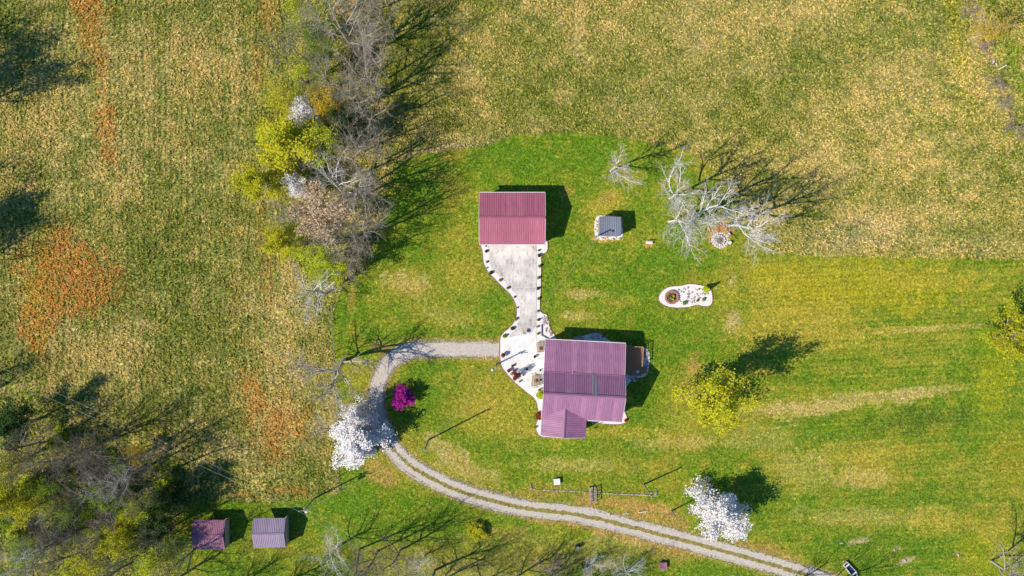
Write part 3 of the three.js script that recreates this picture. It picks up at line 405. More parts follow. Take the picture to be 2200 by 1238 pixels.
// tree patterns, all about 14 m tall before scaling
const bareO = { height: 14, trunkR: 0.24, levels: 4, kids: [10, 6, 5, 4], angle: [0.85, 0.7, 0.68, 0.7], ratio: [0.52, 0.52, 0.52, 0.55], minR: 0.009, thin: 0.56, rise: 0.07, bole: 0.22, trunkPart: 0.84 };
const bare = [11, 12, 13, 14].map(s => grow(s, bareO));
const yardO = { height: 16, trunkR: 0.3, levels: 4, kids: [8, 6, 6, 4], angle: [0.72, 0.68, 0.7, 0.7], ratio: [0.5, 0.52, 0.5, 0.5], minR: 0.013, thin: 0.72, rise: 0.05, bole: 0.2, trunkWob: 0.12, trunkPart: 0.84 };
const yard = [21, 22, 23, 24, 25].map(s => grow(s, yardO));
const leafO = { height: 12, trunkR: 0.19, levels: 3, kids: [15, 6, 4], angle: [1.0, 0.7, 0.7], ratio: [0.5, 0.5, 0.5], minR: 0.015, thin: 0.55, rise: 0.07, bole: 0.2 };
const leafy = [31, 32, 33, 34].map((s, k) => { const t = grow(s, leafO); t.sparse = leaves(t.tips, s + 100, 2.4, 0.21, 1.0); t.dense = leaves(t.tips, s + 200, 5.2, 0.23, 1.1); return t; });
const roundO = { height: 8, trunkR: 0.17, levels: 3, kids: [22, 7, 4], angle: [1.15, 0.85, 0.9], ratio: [0.58, 0.5, 0.55], minR: 0.014, thin: 0.55, rise: 0.03, bole: 0.12, trunkPart: 0.62 };
const round = [41, 42, 43].map(s => { const t = grow(s, roundO); t.dense = leaves(t.tips, s + 300, 6.5, 0.2, 0.85); t.sparse = leaves(t.tips, s + 400, 3, 0.18, 0.8); return t; });
const shrubO = { height: 3, trunkR: 0.06, levels: 3, kids: [22, 6, 4], angle: [1.2, 0.85, 0.85], ratio: [0.6, 0.5, 0.55], minR: 0.008, thin: 0.55, rise: 0.03, bole: 0.04, trunkPart: 0.6 };
const bushy = [51, 52].map(s => { const t = grow(s, shrubO); t.dense = leaves(t.tips, s + 500, 4, 0.14, 0.4); t.sparse = leaves(t.tips, s + 600, 1.6, 0.13, 0.4); return t; });
for (const t of [...bare, ...yard, ...leafy, ...round, ...bushy]) { t.twigs.computeBoundingBox(); const b = t.twigs.boundingBox; t.hc = (b.max.y * 0.62); t.rad = (b.max.x - b.min.x + b.max.z - b.min.z) / 4; t.cx = (b.max.x + b.min.x) / 2; t.cz = (b.max.z + b.min.z) / 2; t.top = b.max.y; }
// over: plan position of the crown as seen from the drone; r: crown radius in plan units; h: height
function tree(name, label, proto, bark, over, r, h, leaf, group, opt = {}) {
  const sy = h / proto.top, sx = r * MAP / proto.rad * (1 - 0.62 * h / H) * 1.05, turn = opt.turn ?? R0() * 6.28, f = opt.base ? opt.base : foot(over[0], over[1], h * 0.62);
  const T = thing(name, label, 'tree', f[0], f[1], turn, group);
  if (!opt.base) { const ox = proto.cx * sx, oz = proto.cz * sx; T.position.x -= Math.cos(turn) * ox + Math.sin(turn) * oz; T.position.z -= -Math.sin(turn) * ox + Math.cos(turn) * oz; }
  T.scale.set(sx, sy, sx);
  const trunk = mesh('trunk', proto.wood, bark, T);
  const crown = mesh('crown', proto.twigs, bark, T);
  if (leaf) mesh(leaf === LM.white || leaf === LM.pink ? 'blossom' : 'foliage', opt.dense ? proto.dense : proto.sparse, leaf, crown);
  return T;
}
const YG = 'bare pale trees on the lawn', LG = 'trees of the central tree line', WG = 'trees of the lower left woods', EG = 'trees just outside the left edge', SG = 'trees along the lower edge', BW = 'white blossoming trees beside the drive';
// yard trees, by the foot of the trunk
const yt = (label, k, base, r, h, turn) => tree('bare_tree', label, yard[k], barkPale, null, r, h, null, YG, { base, turn });
yt('smallest bare pale tree on the north lawn, nearest the garage', 0, [1312, 368], 48, 13, 0.6);
yt('bare pale tree north of the bench with a long forked trunk', 1, [1439, 426], 76, 20, 2.1);
yt('bare pale tree beside the bench with boughs spreading south', 2, [1437, 476], 70, 13.5, 3.9);
yt('bare pale tree in the middle of the lawn group', 3, [1482, 476], 78, 20, 5.2);
yt('tall bare pale tree beside the stone fire pit', 4, [1563, 485], 86, 20, 1.1);
tree('bare_tree', 'bare grey tree where field meets the drive bend', yard[1], barkGrey, null, 100, 14.5, null, null, { base: [740, 774], turn: 3.3 });
tree('bare_tree', 'small bare grey tree between orange field patch and white blossom', bare[2], barkGrey, [688, 925], 46, 8, null, null);
tree('blossoming_tree', 'large white blossoming tree at the drive bend', round[0], barkDark, [768, 948], 60, 8, LM.white, BW, { dense: true });
tree('blossoming_tree', 'sparse white blossoming tree just north of the large one', round[1], barkDark, [765, 895], 40, 8, LM.white, BW);
tree('blossoming_tree', 'white blossoming tree beside the lower gravel tracks', round[2], barkDark, [1541, 1110], 62, 8.5, LM.white, BW, { dense: true });
tree('redbud_tree', 'small round magenta blossoming tree inside the drive loop', bushy[0], barkDark, [866, 855], 25, 3.6, LM.pink, null, { dense: true });
tree('leafing_tree', 'broad yellow green tree standing east of the house', leafy[0], barkGrey, [1545, 876], 70, 16.5, LM.yellow, null, { turn: 0.4, dense: true });
tree('leafing_tree', 'bright yellow tree at the right edge of the meadow', leafy[1], barkGrey, [2196, 726], 62, 10, LM.yellow, null, { dense: true });
tree('leafing_tree', 'gold budding tree with pale boughs in the upper right corner', leafy[2], barkPale, [2142, 52], 44, 9, LM.gold, null);
tree('bare_tree', 'dark bare tree in the lower right corner', yard[2], barkGrey, null, 66, 12, null, null, { base: [2130, 1206], turn: 1.0 });
// central tree line
const line = [
  ['b', 720, 30, 78, 16, 'bare grey tree at the top of the tree line'], ['l', 640, 22, 40, 12, 'lime budding tree at the very top of the tree line', 'lime'], ['b', 772, 62, 64, 15, 'bare grey tree on the east side near the top edge'], ['l', 668, 78, 34, 9, 'small fresh green tree near the top of the tree line', 'green'], ['b', 622, 112, 58, 14, 'dark bare tree on the west side near the top', , 'd'], ['b', 775, 150, 70, 16, 'bare tree with curling boughs casting long shadows eastward'], ['l', 700, 98, 40, 9, 'green understory tree between two bare crowns', 'green'], ['l', 656, 150, 42, 11, 'yellow green tree below the dark bare one', 'lime'], ['l', 612, 208, 46, 11, 'yellow tree on the west edge above the white blossom', 'yellow'], ['w', 648, 238, 38, 9, 'ragged white blossoming tree in the upper tree line', 'white'], ['l', 706, 210, 42, 11, 'gold budding tree in the middle of the tree line', 'gold'], ['b', 744, 190, 56, 15, 'bare tree beside the gold budding tree'], ['l', 608, 322, 78, 13, 'largest yellow tree of the tree line', 'yellow', , 1], ['l', 552, 392, 48, 11, 'yellow tree jutting furthest west into the field', 'yellow', , 1], ['l', 682, 300, 50, 12, 'lime green tree east of the largest yellow one', 'lime'], ['b', 762, 296, 56, 14, 'bare tree above the pink dirt strip'], ['b', 724, 372, 66, 15, 'bare tree with pale twigs west of the garage', , 'p'], ['w', 646, 404, 34, 9, 'small white blossoming tree below the yellow trees', 'white'], ['b', 622, 458, 52, 13, 'bare grey tree at the west edge, mid tree line'], ['l', 702, 462, 78, 14, 'broad rust brown budding tree', 'rust', 'r'], ['b', 772, 422, 62, 16, 'bare tree on the east edge opposite the garage'], ['l', 606, 518, 38, 9, 'small yellow tree at the lower west edge', 'yellow', , 1], ['l', 672, 556, 46, 10, 'bright lime tree at the lower end of the tree line', 'lime', , 1], ['l', 726, 578, 36, 9, 'smaller lime tree beside the brown dirt strip', 'lime', , 1], ['b', 738, 526, 50, 15, 'bare tree behind the bright lime trees'], ['b', 668, 618, 62, 10, 'fan shaped bare grey tree at the foot of the tree line', , 'p'], ['b', 690, 160, 50, 14, 'thin bare tree above the gold budding tree'], ['b', 800, 320, 44, 13, 'slim bare tree nearest the pink dirt strip'], ['b', 790, 500, 44, 15, 'slim bare tree nearest the garage'], ['l', 742, 268, 36, 10, 'dark evergreen tree beside the bare trees', 'dark', , 1], ['b', 790, 110, 56, 17, 'tall bare tree on the east rim below the top edge'], ['b', 780, 235, 50, 16, 'tall bare tree east of the gold budding tree'], ['b', 765, 460, 56, 17, 'tall bare tree east of the rust brown one'], ['b', 758, 345, 46, 16, 'tall bare tree just above the pale twigged one'], ['b', 812, 20, 50, 16, 'bare tree at the top edge, furthest east'], ['b', 690, 520, 46, 14, 'thin bare tree west of the bright lime tree'], ['b', 655, 60, 46, 14, 'thin bare tree among the lime crowns at top'], ['b', 748, 565, 40, 14, 'slim bare tree above the brown dirt strip'], ['l', 655, 285, 40, 10, 'small lime tree above the largest yellow one', 'lime'], ['b', 800, -60, 60, 17, 'bare tree just beyond the top edge'], ['b', 735, -70, 60, 17, 'second bare tree just beyond the top edge']];
const barkOf = { d: barkDark, p: barkPale, r: barkRose };
line.forEach(([k, x, y, r, h, label, leaf, bk, dense], i) => k === 'b' ? tree('bare_tree', label, bare[i % 4], barkOf[bk] ?? barkGrey, [x, y], r * 1.15, h * 1.08, null, LG) : k === 'w' ? tree('blossoming_tree', label, round[i % 3], barkGrey, [x, y], r, h, LM.white, LG) : tree('leafing_tree', label, leafy[i % 4], barkOf[bk] ?? barkGrey, [x, y], r, h, LM[leaf], LG, { dense: !!dense }));
// lower left woods
const wood = [
  ['b', 25, 960, 70, 15, 'bare tree in the upper left of the woods'], ['b', 130, 985, 68, 15, 'bare tree on the upper rim of the woods'], ['l', 22, 1010, 40, 12, 'yellow budding tree by the left edge of the woods', 'yellow'], ['l', 14, 1075, 50, 13, 'bright yellow tree at the left edge of the woods', 'yellow', , 1], ['l', 80, 1085, 44, 11, 'yellow tree beside the bright one in the woods', 'yellow'], ['b', 215, 1010, 70, 16, 'tall bare tree in the middle of the woods'], ['b', 245, 1045, 62, 15, 'grey bare tree facing the field', , 'p'], ['b', 160, 1060, 60, 14, 'bare tree between the yellow trees of the woods'], ['l', 155, 1095, 36, 9, 'small green tree deep in the woods', 'green'], ['b', 215, 1115, 60, 14, 'rosy bare tree in the woods centre', , 'r'], ['l', 262, 1155, 44, 11, 'bright yellow tree near the plum roofed shed', 'yellow', , 1], ['l', 295, 1105, 44, 10, 'lime budding tree on the east rim of the woods', 'lime'], ['b', 60, 1130, 66, 14, 'bare tree at the left, lower woods'], ['b', 140, 1150, 62, 14, 'dark bare tree in the lower woods', , 'd'], ['l', 200, 1215, 48, 11, 'yellow tree at the bottom of the woods', 'yellow'], ['l', 320, 1215, 46, 10, 'lime tree at the bottom near the sheds', 'lime'], ['b', 30, 1205, 64, 14, 'pale bare tree in the lower left corner', , 'p'], ['b', 100, 1215, 60, 14, 'bare tree at the bottom of the woods, left'], ['b', 330, 1165, 52, 13, 'bare tree just west of the plum roofed shed'], ['l', 110, 1040, 40, 10, 'green budding tree on the upper rim of the woods', 'green'], ['b', 300, 985, 50, 13, 'bare tree overhanging the field from the woods'], ['l', 282, 975, 26, 5, 'small gold bush where woods meet the field', 'gold'], ['b', 385, 1215, 50, 13, 'bare tree below the plum roofed shed', , 'd'], ['l', 345, 1075, 36, 9, 'dark green tree above the plum roofed shed', 'dark', , 1], ['l', 24, 915, 50, 10, 'dark green tree at the upper left of the woods', 'dark', , 1], ['b', 80, 1000, 64, 16, 'tall bare tree between yellow tree and woods rim'], ['b', 180, 975, 60, 16, 'tall bare tree at the field end of the woods rim'], ['b', 290, 1060, 56, 15, 'tall bare tree nearest the dark green one'], ['b', 95, 1170, 60, 15, 'tall bare tree low in the woods'], ['b', 250, 1215, 60, 14, 'bare tree at the bottom between two yellow trees'], ['b', 190, 1165, 58, 15, 'bare tree left of the bright yellow one by the sheds'], ['l', 60, 1185, 46, 9, 'green understory tree in the lower left corner', 'green'], ['l', 230, 1080, 46, 8, 'green understory tree in the woods centre', 'green'], ['l', 130, 1120, 44, 8, 'dark understory tree in the woods', 'dark'], ['l', 330, 1125, 44, 9, 'dark green tree left of the plum roofed shed', 'dark', , 1], ['l', 370, 1180, 34, 7, 'green tree below the dark one by the shed', 'green'], ['b', -40, 1010, 66, 15, 'bare tree outside the left edge beside the woods'], ['b', -50, 1100, 66, 15, 'bare tree outside the left edge below the first'], ['b', 60, 1290, 66, 15, 'bare tree below the frame at the woods, leftmost'], ['b', 180, 1300, 66, 15, 'bare tree below the frame at the woods, second'], ['b', 300, 1290, 66, 15, 'bare tree below the frame at the woods, third']];
wood.forEach(([k, x, y, r, h, label, leaf, bk, dense], i) => k === 'b' ? tree('bare_tree', label, bare[(i + 1) % 4], barkOf[bk] ?? barkWood, [x, y], r, h, null, WG) : tree('leafing_tree', label, leafy[(i + 1) % 4], barkOf[bk] ?? barkWood, [x, y], r, h, LM[leaf], WG, { dense: !!dense }));
// trees just outside the left edge, whose shadows lie on the field
[[-95, 160, 74, 17], [-60, 235, 74, 17], [-70, 395, 46, 14], [-85, 520, 76, 16], [-60, 570, 60, 15], [-60, 830, 56, 16], [-110, 900, 76, 16], [-130, 220, 76, 17], [-130, 560, 76, 16], [-75, 110, 70, 15], [-60, 950, 66, 16]].forEach(([x, y, r, h], i) => tree('bare_tree', ['first', 'second', 'third', 'fourth', 'fifth', 'sixth', 'seventh', 'eighth', 'ninth', 'tenth', 'eleventh'][[1, 3, 4, 5, 7, 8, 9, 2, 6, 0, 10][i]] + ' tree from the top outside the left edge', [0, 1, 3, 7, 8].includes(i) ? leafy[i % 4] : bare[i % 4], barkGrey, null, r, h, [0, 1, 3, 7, 8].includes(i) ? LM.green : null, EG, { base: [x, y] }));
// lower edge
[['b', 2092, 28, 26, 3, 'low brush at the top of the upper right ditch', [], 'r'], ['b', 2112, 98, 26, 3, 'low brush below the gold tree in the ditch', [], 'r'], ['b', 2150, 178, 28, 3, 'low brush below the leaning post in the ditch', [], 'r'], ['b', 2164, 222, 26, 3, 'low brush in the middle of the right ditch', [], 'r'], ['b', 2186, 280, 28, 3, 'low brush at the lower end of the right ditch', [], 'r'], ['b', 702, 1196, 54, 10, 'bare pale tree right of the lilac roofed shed', [], 'p'], ['b', 0, 0, 60, 15, 'bare tree at the lower edge with the leftmost long shadow', [772, 1180]], ['b', 0, 0, 58, 15, 'bare tree at the lower edge with trunk near the grass bank', [812, 1184]], ['b', 0, 0, 56, 14, 'bare tree at the lower edge left of the gold bush', [860, 1182]], ['b', 0, 0, 66, 15, 'bare tree at the lower edge below the gold bush', [935, 1225]], ['b', 0, 0, 62, 16, 'bare tree just below the frame, centre', [1060, 1290]], ['b', 0, 0, 60, 15, 'bare tree just below the frame near the black barrel', [1130, 1265]], ['b', 0, 0, 50, 13, 'bare tree below the frame right of centre', [1180, 1290]], ['b', 0, 0, 56, 13, 'bare tree below the frame near the small boat', [1665, 1270]], ['b', 0, 0, 62, 17, 'bare tree below the frame under the gold bush', [985, 1275]], ['b', 0, 0, 62, 17, 'bare tree below the frame, left of centre', [900, 1270]], ['b', 0, 0, 60, 16, 'bare tree below the frame, third left of the red roofed box', [1230, 1275]], ['b', 0, 0, 56, 15, 'bare tree below the frame, second left of the red roofed box', [1090, 1250]], ['b', 0, 0, 56, 15, 'bare tree below the frame right of the boat shade', [1740, 1275]], ['b', 0, 0, 62, 16, 'bare tree below the frame under the lilac shed', [590, 1262]], ['b', 0, 0, 62, 16, 'bare tree below the frame right of the lilac shed', [640, 1290]], ['b', 0, 0, 56, 14, 'bare tree below the frame left of the lilac shed', [540, 1300]], ['b', 0, 0, 52, 13, 'bare tree below the frame beside the lilac shed', [500, 1268]], ['b', 0, 0, 48, 14, 'bare tree below the frame between the sheds', [430, 1290]], ['b', 1345, 1222, 44, 4, 'low grey brush right of the small green shrub', [], 'p'], ['b', 1275, 1215, 40, 4, 'low grey brush left of the red roofed box', [], 'p'], ['b', 1180, 1228, 40, 4, 'low grey brush below the black barrel', [], 'r'], ['b', 905, 1215, 40, 5, 'low pale brush at the lower edge', [], 'p']].forEach(([k, x, y, r, h, label, base, bk], i) => tree('bare_tree', label, bare[i % 4], barkOf[bk] ?? barkWood, [x, y], r, h, null, SG, base.length ? { base } : {}));
['lower left corner of the woods', 'left edge of the woods', 'shade of the tall woods', 'woods rim facing the field', 'gap between the yellow woods trees', 'woods near the plum shed', 'middle of the woods floor', 'bottom of the woods', 'woods floor under the rosy tree', 'upper rim of the woods', 'far left of the woods floor', 'east rim of the woods'].forEach((w, i) => { const [x, y, r, m] = [[30, 1160, 30, 'lime'], [15, 1120, 28, 'green'], [110, 1070, 30, 'lime'], [250, 1000, 26, 'green'], [110, 1110, 30, 'green'], [300, 1190, 30, 'lime'], [190, 1130, 32, 'lime'], [150, 1225, 30, 'lime'], [225, 1150, 28, 'green'], [120, 950, 30, 'lime'], [60, 1050, 30, 'lime'], [350, 1040, 30, 'lime']][i]; tree('understory_bush', `low leafing bush at the ${w}`, bushy[i % 2], barkDark, [x, y], r, 3, LM[m], 'bushes on the woods floor'); });
tree('leafing_tree', 'small gold bush in the grass below the gravel tracks', bushy[1], barkDark, [1025, 1145], 26, 1.6, LM.yellow, null);
tree('leafing_tree', 'small dark green bush at the lower edge', bushy[1], barkDark, [1250, 1228], 14, 1.8, LM.green, null, { dense: true });

// ------------------------------------------------------------------ poles and wires
const poleWood = std(0.30, 0.25, 0.20, 0.9), wireMat = std(0.62, 0.60, 0.55, 0.5);
function pole(label, px, py, h, opt = {}) {
  const P = thing('utility_pole', label, 'pole', px, py, opt.turn ?? 0, 'utility poles');
  const lean = opt.lean ?? [0, 0];
  mesh('shaft', bar(0, -0.1, 0, lean[0], h, lean[1], 0.15, 10, 0.1), poleWood, P);
  if (opt.arm) { mesh('crossarm', box(opt.arm, 0.12, 0.1, lean[0], h - 0.35, lean[1] + 0.16), poleWood, P); for (const s of [-1, 1]) mesh('insulator', bar(lean[0] + s * opt.arm * 0.45, h - 0.29, lean[1] + 0.16, lean[0] + s * opt.arm * 0.45, h - 0.08, lean[1] + 0.16, 0.05, 8), trimWhite, P); }
  if (opt.transformer) { const g = new THREE.CylinderGeometry(0.24, 0.24, 0.8, 16); g.translate(lean[0] + 0.1, h - 1.0, lean[1] + 0.42); mesh('transformer', g, std(0.62, 0.63, 0.64, 0.4), P); }
  if (opt.lamp) { mesh('lamp_arm', bar(lean[0], h - 0.3, lean[1], lean[0] + opt.lamp[0], h, lean[1] + opt.lamp[1], 0.035), steel, P); const g = new THREE.SphereGeometry(0.2, 12, 8); g.scale(1, 0.6, 1); g.translate(lean[0] + opt.lamp[0], h, lean[1] + opt.lamp[1]); mesh('lamp_head', g, std(0.7, 0.72, 0.75, 0.4), P); }
  mesh('cap', bar(lean[0], h, lean[1], lean[0], h + 0.05, lean[1], 0.12, 10, 0.06), steel, P);
  return [X(px) + lean[0], h, Z(py) + lean[1]];
}
const P1 = pole('lone wooden pole at the end of the low stone border', 1383, 1041, 6.2, { lean: [0.1, 0.2] });
const P2 = pole('short wooden pole left of the lower white blossoming tree', 1443, 1098, 3.6, { lean: [-0.1, 0] });
const P3 = pole('tall wooden pole on the lawn inside the drive loop', 921, 945, 9.6, { lean: [0.5, -0.5], arm: 0.9 });
const P4 = pole('power pole with white transformer beside the lilac roofed shed', 675, 1071, 8.0, { lean: [0.7, -0.5], arm: 2.0, transformer: true, turn: 0.0 });
const P5 = pole('lamp pole at the west corner of the white patio', 1067, 783, 4.8, { arm: 1.5, lamp: [-0.6, 0.4] });
const P6 = pole('wooden pole at the corner of the small grey shed', 1277, 511, 5.2, { lamp: [0.4, 0.2] });
function wire(label, a, b, sag) { const pts = []; for (let i = 0; i <= 14; i++) { const t = i / 14; pts.push(new THREE.Vector3(lerp(a[0], b[0], t), lerp(a[1], b[1], t) - sag * 4 * t * (1 - t), lerp(a[2], b[2], t))); } const g = new THREE.TubeGeometry(new THREE.CatmullRomCurve3(pts), 28, 0.012, 4); single('overhead_wire', g, wireMat, label, 'wire', 'overhead wires'); }
const off = (p, dx, dy, dz) => [p[0] + dx, p[1] + dy, p[2] + dz];
wire('overhead wire from the lawn pole to the patio lamp pole', off(P3, 0, -0.1, 0), off(P5, 0, -0.2, 0), 0.5);
wire('overhead wire from the patio lamp pole to the grey shed pole', off(P5, 0, -0.1, 0), off(P6, 0, -0.1, 0), 0.5);
wire('upper overhead wire from the power pole across the field', off(P4, 0.9, -0.1, 0.16), [X(-120), 8.5, Z(690)], 0.9);
wire('lower overhead wire from the power pole across the field', off(P4, -0.9, -0.1, 0.16), [X(-120), 8.5, Z(712)], 0.9);
wire('overhead wire from the power pole towards the lower edge', off(P4, 0.9, -0.1, 0.16), [X(1000), 8.5, Z(1262)], 0.9);
wire('second overhead wire from the power pole towards the lower edge', off(P4, -0.9, -0.1, 0.16), [X(980), 8.5, Z(1268)], 0.9);
wire('overhead wire from the power pole to the lawn pole', off(P4, 0.2, -0.6, 0), off(P3, -0.3, -0.5, 0), 0.6);

// ------------------------------------------------------------------ planting and garden things
const soilDark = std(0.08, 0.05, 0.035), stoneMats = [std(0.62, 0.58, 0.55), std(0.42, 0.38, 0.36), std(0.25, 0.22, 0.22), std(0.5, 0.36, 0.3)];
function rockGeo(seed, w, h, d) { const g = new THREE.IcosahedronGeometry(0.5, 2), p = g.attributes.position, v = new THREE.Vector3(); for (let i = 0; i < p.count; i++) { v.fromBufferAttribute(p, i); const k = 0.75 + 0.5 * vnoise(v.x * 3 + seed * 7.3 + 20, v.y * 3 + v.z * 2.3 + seed); v.multiplyScalar(k); p.setXYZ(i, v.x * w, Math.max(v.y, -0.25) * h, v.z * d); } g.computeVertexNormals(); g.translate(0, 0.25 * h * 0.9, 0); return g; }
function shrubFoliage(seed, r, h, n, size) { const R = rng(seed), tips = []; for (let i = 0; i < n; i++) { const a = R() * 6.28, q = Math.sqrt(R()), y = R(); tips.push({ p: new THREE.Vector3(Math.cos(a) * r * q * Math.sqrt(1 - y * y * 0.8), 0.05 + h * y, Math.sin(a) * r * q * Math.sqrt(1 - y * y * 0.8)) }); } return leaves(tips, seed + 9, 2, size, 0.1); }
const shrubGeo = [61, 62, 63].map(s => shrubFoliage(s, 0.26, 0.42, 170, 0.1)), stemGeo = merge([0, 1, 2, 3].map(k => bar(0, 0, 0, Math.cos(k * 1.6) * 0.14, 0.3, Math.sin(k * 1.6) * 0.14, 0.014, 5)));
const ord = ['first', 'second', 'third', 'fourth', 'fifth', 'sixth', 'seventh', 'eighth', 'ninth', 'tenth', 'eleventh', 'twelfth', 'thirteenth'];
function shrub(px, py, s, label, mat, group, k = 0, y = 0.06) { const S = thing('shrub', label, 'shrub', px, py, R0() * 6, group, y); S.scale.set(s, s, s); mesh('stems', stemGeo, barkDark, S); mesh('foliage', shrubGeo[k % 3], mat, S); return S; }
[[1045, 540, 1.0], [1046, 563, 0.8], [1046, 576, 0.55], [1055, 586, 1.15], [1075, 602, 1], [1091, 619, 1.05], [1106, 638, 0.7], [1112, 661, 0.6], [1108, 686, 1.1], [1101, 706, 1.2], [1084, 722, 1.25]].forEach(([x, y, s], i) => shrub(x, y, s, `small round shrub in the west stone bed, ${ord[i]} from the garage`, i % 3 ? LM.green : LM.dark, 'shrubs of the west stone bed', i));
[[1159, 549, 1.2], [1159, 572, 1.1], [1157, 597, 1], [1156, 620, 1], [1157, 642, 1], [1156, 669, 0.8], [1157, 687, 0.9], [1155, 702, 0.8], [1156, 717, 0.9]].forEach(([x, y, s], i) => shrub(x, y, s, `small round shrub in the east stone bed, ${ord[i]} from the garage`, i % 3 ? LM.green : LM.dark, 'shrubs of the east stone bed', i + 1));
[[1044, 529, 0.5], [1158, 538, 0.7]].forEach(([x, y, s], i) => shrub(x, y, s, i ? 'tiny shrub in the stone bed at the southeast garage corner' : 'tiny shrub in the stone bed at the southwest garage corner', LM.dark, null, i));
shrub(1161, 848, 2.6, 'leafy lime shrub against the west wall of the house', LM.lime, null, 1);
shrub(1157, 893, 2.6, 'rust red shrub at the southwest corner of the house', LM.red, null, 2);
[[1344, 903, 1], [1268, 907, 0.9], [1150, 918, 1]].forEach(([x, y, s], i) => shrub(x, y, s, ['small red shrub at the southeast corner of the house', 'small shrub beside the front porch', 'small shrub west of the front porch'][i], i ? LM.green : LM.red, null, i));
// stones scattered in the beds, too small to pick apart
function scatter(label, spots, seed) { const r = rng(seed), lists = [[], [], [], []]; for (const [x, y, rx, ry, n, s0] of spots) for (let i = 0; i < n; i++) { const a = r() * 6.28, q = Math.sqrt(r()), s = (s0 ?? 0.3) * (0.5 + r()); const g = rockGeo(Math.floor(r() * 50), s, s * 0.5, s * (0.6 + r() * 0.5)); g.rotateY(r() * 6); g.translate(X(x + Math.cos(a) * q * rx), 0.05, Z(y + Math.sin(a) * q * ry)); lists[Math.floor(r() * 4)].push(g); } const G = thing('bed_stones', label, 'stones', 1100, 619); G.userData.kind = 'stuff'; lists.forEach((l, k) => { if (l.length) mesh('stones', merge(l), stoneMats[k], G).userData.kind = 'stuff'; }); }
scatter('loose dark and pale stones in the bed north of the house', [[1172, 690, 8, 14, 26, 0.34], [1180, 712, 8, 10, 18, 0.34], [1280, 722, 16, 5, 14, 0.4]], 5);
scatter('loose stones around the small grey shed', [[1281, 488, 3, 20, 16, 0.3], [1308, 512, 26, 3, 14, 0.3]], 6);
scatter('loose stones in the oval stone bed on the east lawn', [[1500, 634, 26, 14, 40, 0.34], [1468, 622, 16, 6, 12, 0.3], [1475, 648, 20, 6, 10, 0.3]], 8);
scatter('loose stones in the bed beside the deck', [[1388, 770, 5, 22, 18, 0.35], [1362, 813, 12, 5, 10, 0.35]], 9);
// low retaining kerb by the walk
{ const K = thing('stone_kerb', 'dark angled kerb of stone beside the walk to the house', 'kerb', 1100, 619); mesh('kerb_stone', box(0.14, 0.25, 1.85, X(1163.5), 0.16, Z(709)), stoneMats[2], K); mesh('kerb_stone', box(1.35, 0.25, 0.14, X(1171.5), 0.16, Z(725), -0.5), stoneMats[2], K); }

// patio things
const slatMat = [std(0.36, 0.28, 0.20, 0.85), std(0.42, 0.33, 0.24, 0.85), std(0.31, 0.24, 0.17, 0.85)];
{
  const B = thing('patio_glider', 'slatted wooden glider seat near the north end of the patio', 'seat', 1160, 746, 0.12, null, 0.1);
  for (let k = 0; k < 8; k++) mesh('slat', box(0.12, 0.04, 1.5, -0.5 + k * 0.14, 0.45, 0), slatMat[k % 3], B);
  for (let k = 0; k < 4; k++) mesh('back_slat', box(0.04, 0.1, 1.5, 0.6, 0.6 + k * 0.14, 0), slatMat[k % 3], B);
  for (const s of [-1, 1]) { mesh('arm_rest', box(1.1, 0.05, 0.1, 0.05, 0.7, s * 0.8), slatMat[0], B); for (const x of [-0.45, 0.55]) mesh('leg', box(0.08, 0.68, 0.08, x, 0.34, s * 0.8), slatMat[0], B); }
  const g = new RoundedBoxGeometry(0.5, 0.16, 0.6, 2, 0.06); g.translate(0.1, 0.55, 0.2); mesh('cushion', g, std(0.12, 0.08, 0.06), B);
  const C = thing('patio_swing', 'slatted wooden swing frame with small canopy mid patio', 'swing', 1149, 818, -0.12, null, 0.1);
  for (let k = 0; k < 9; k++) mesh('slat', box(0.11, 0.04, 1.9, -0.5 + k * 0.13, 0.5, 0), slatMat[(k * 2) % 3], C);
  for (const s of [-1, 1]) { mesh('side_frame', merge([bar(-0.7, 0, s * 1.1, 0, 1.5, s * 1.05, 0.05), bar(0.7, 0, s * 1.1, 0, 1.5, s * 1.05, 0.05)]), slatMat[0], C); }
  mesh('top_beam', box(0.1, 0.1, 2.3, 0, 1.5, 0), slatMat[0], C);
  for (let k = 0; k < 4; k++) mesh('back_slat', box(0.04, 0.1, 1.9, 0.62, 0.62 + k * 0.14, 0), slatMat[k % 3], C);
  const q = new RoundedBoxGeometry(0.55, 0.16, 0.55, 2, 0.06); q.translate(0.15, 0.62, -0.1); mesh('cushion', q, std(0.10, 0.07, 0.06), C);
}
const potGeo = new THREE.LatheGeometry([[0, 0], [0.16, 0], [0.23, 0.34], [0.26, 0.34], [0.26, 0.38], [0.2, 0.38], [0.19, 0.33], [0, 0.33]].map(p => new THREE.Vector2(...p)), 16);
const clay = [std(0.42, 0.17, 0.08), std(0.34, 0.14, 0.07), std(0.16, 0.12, 0.1)];
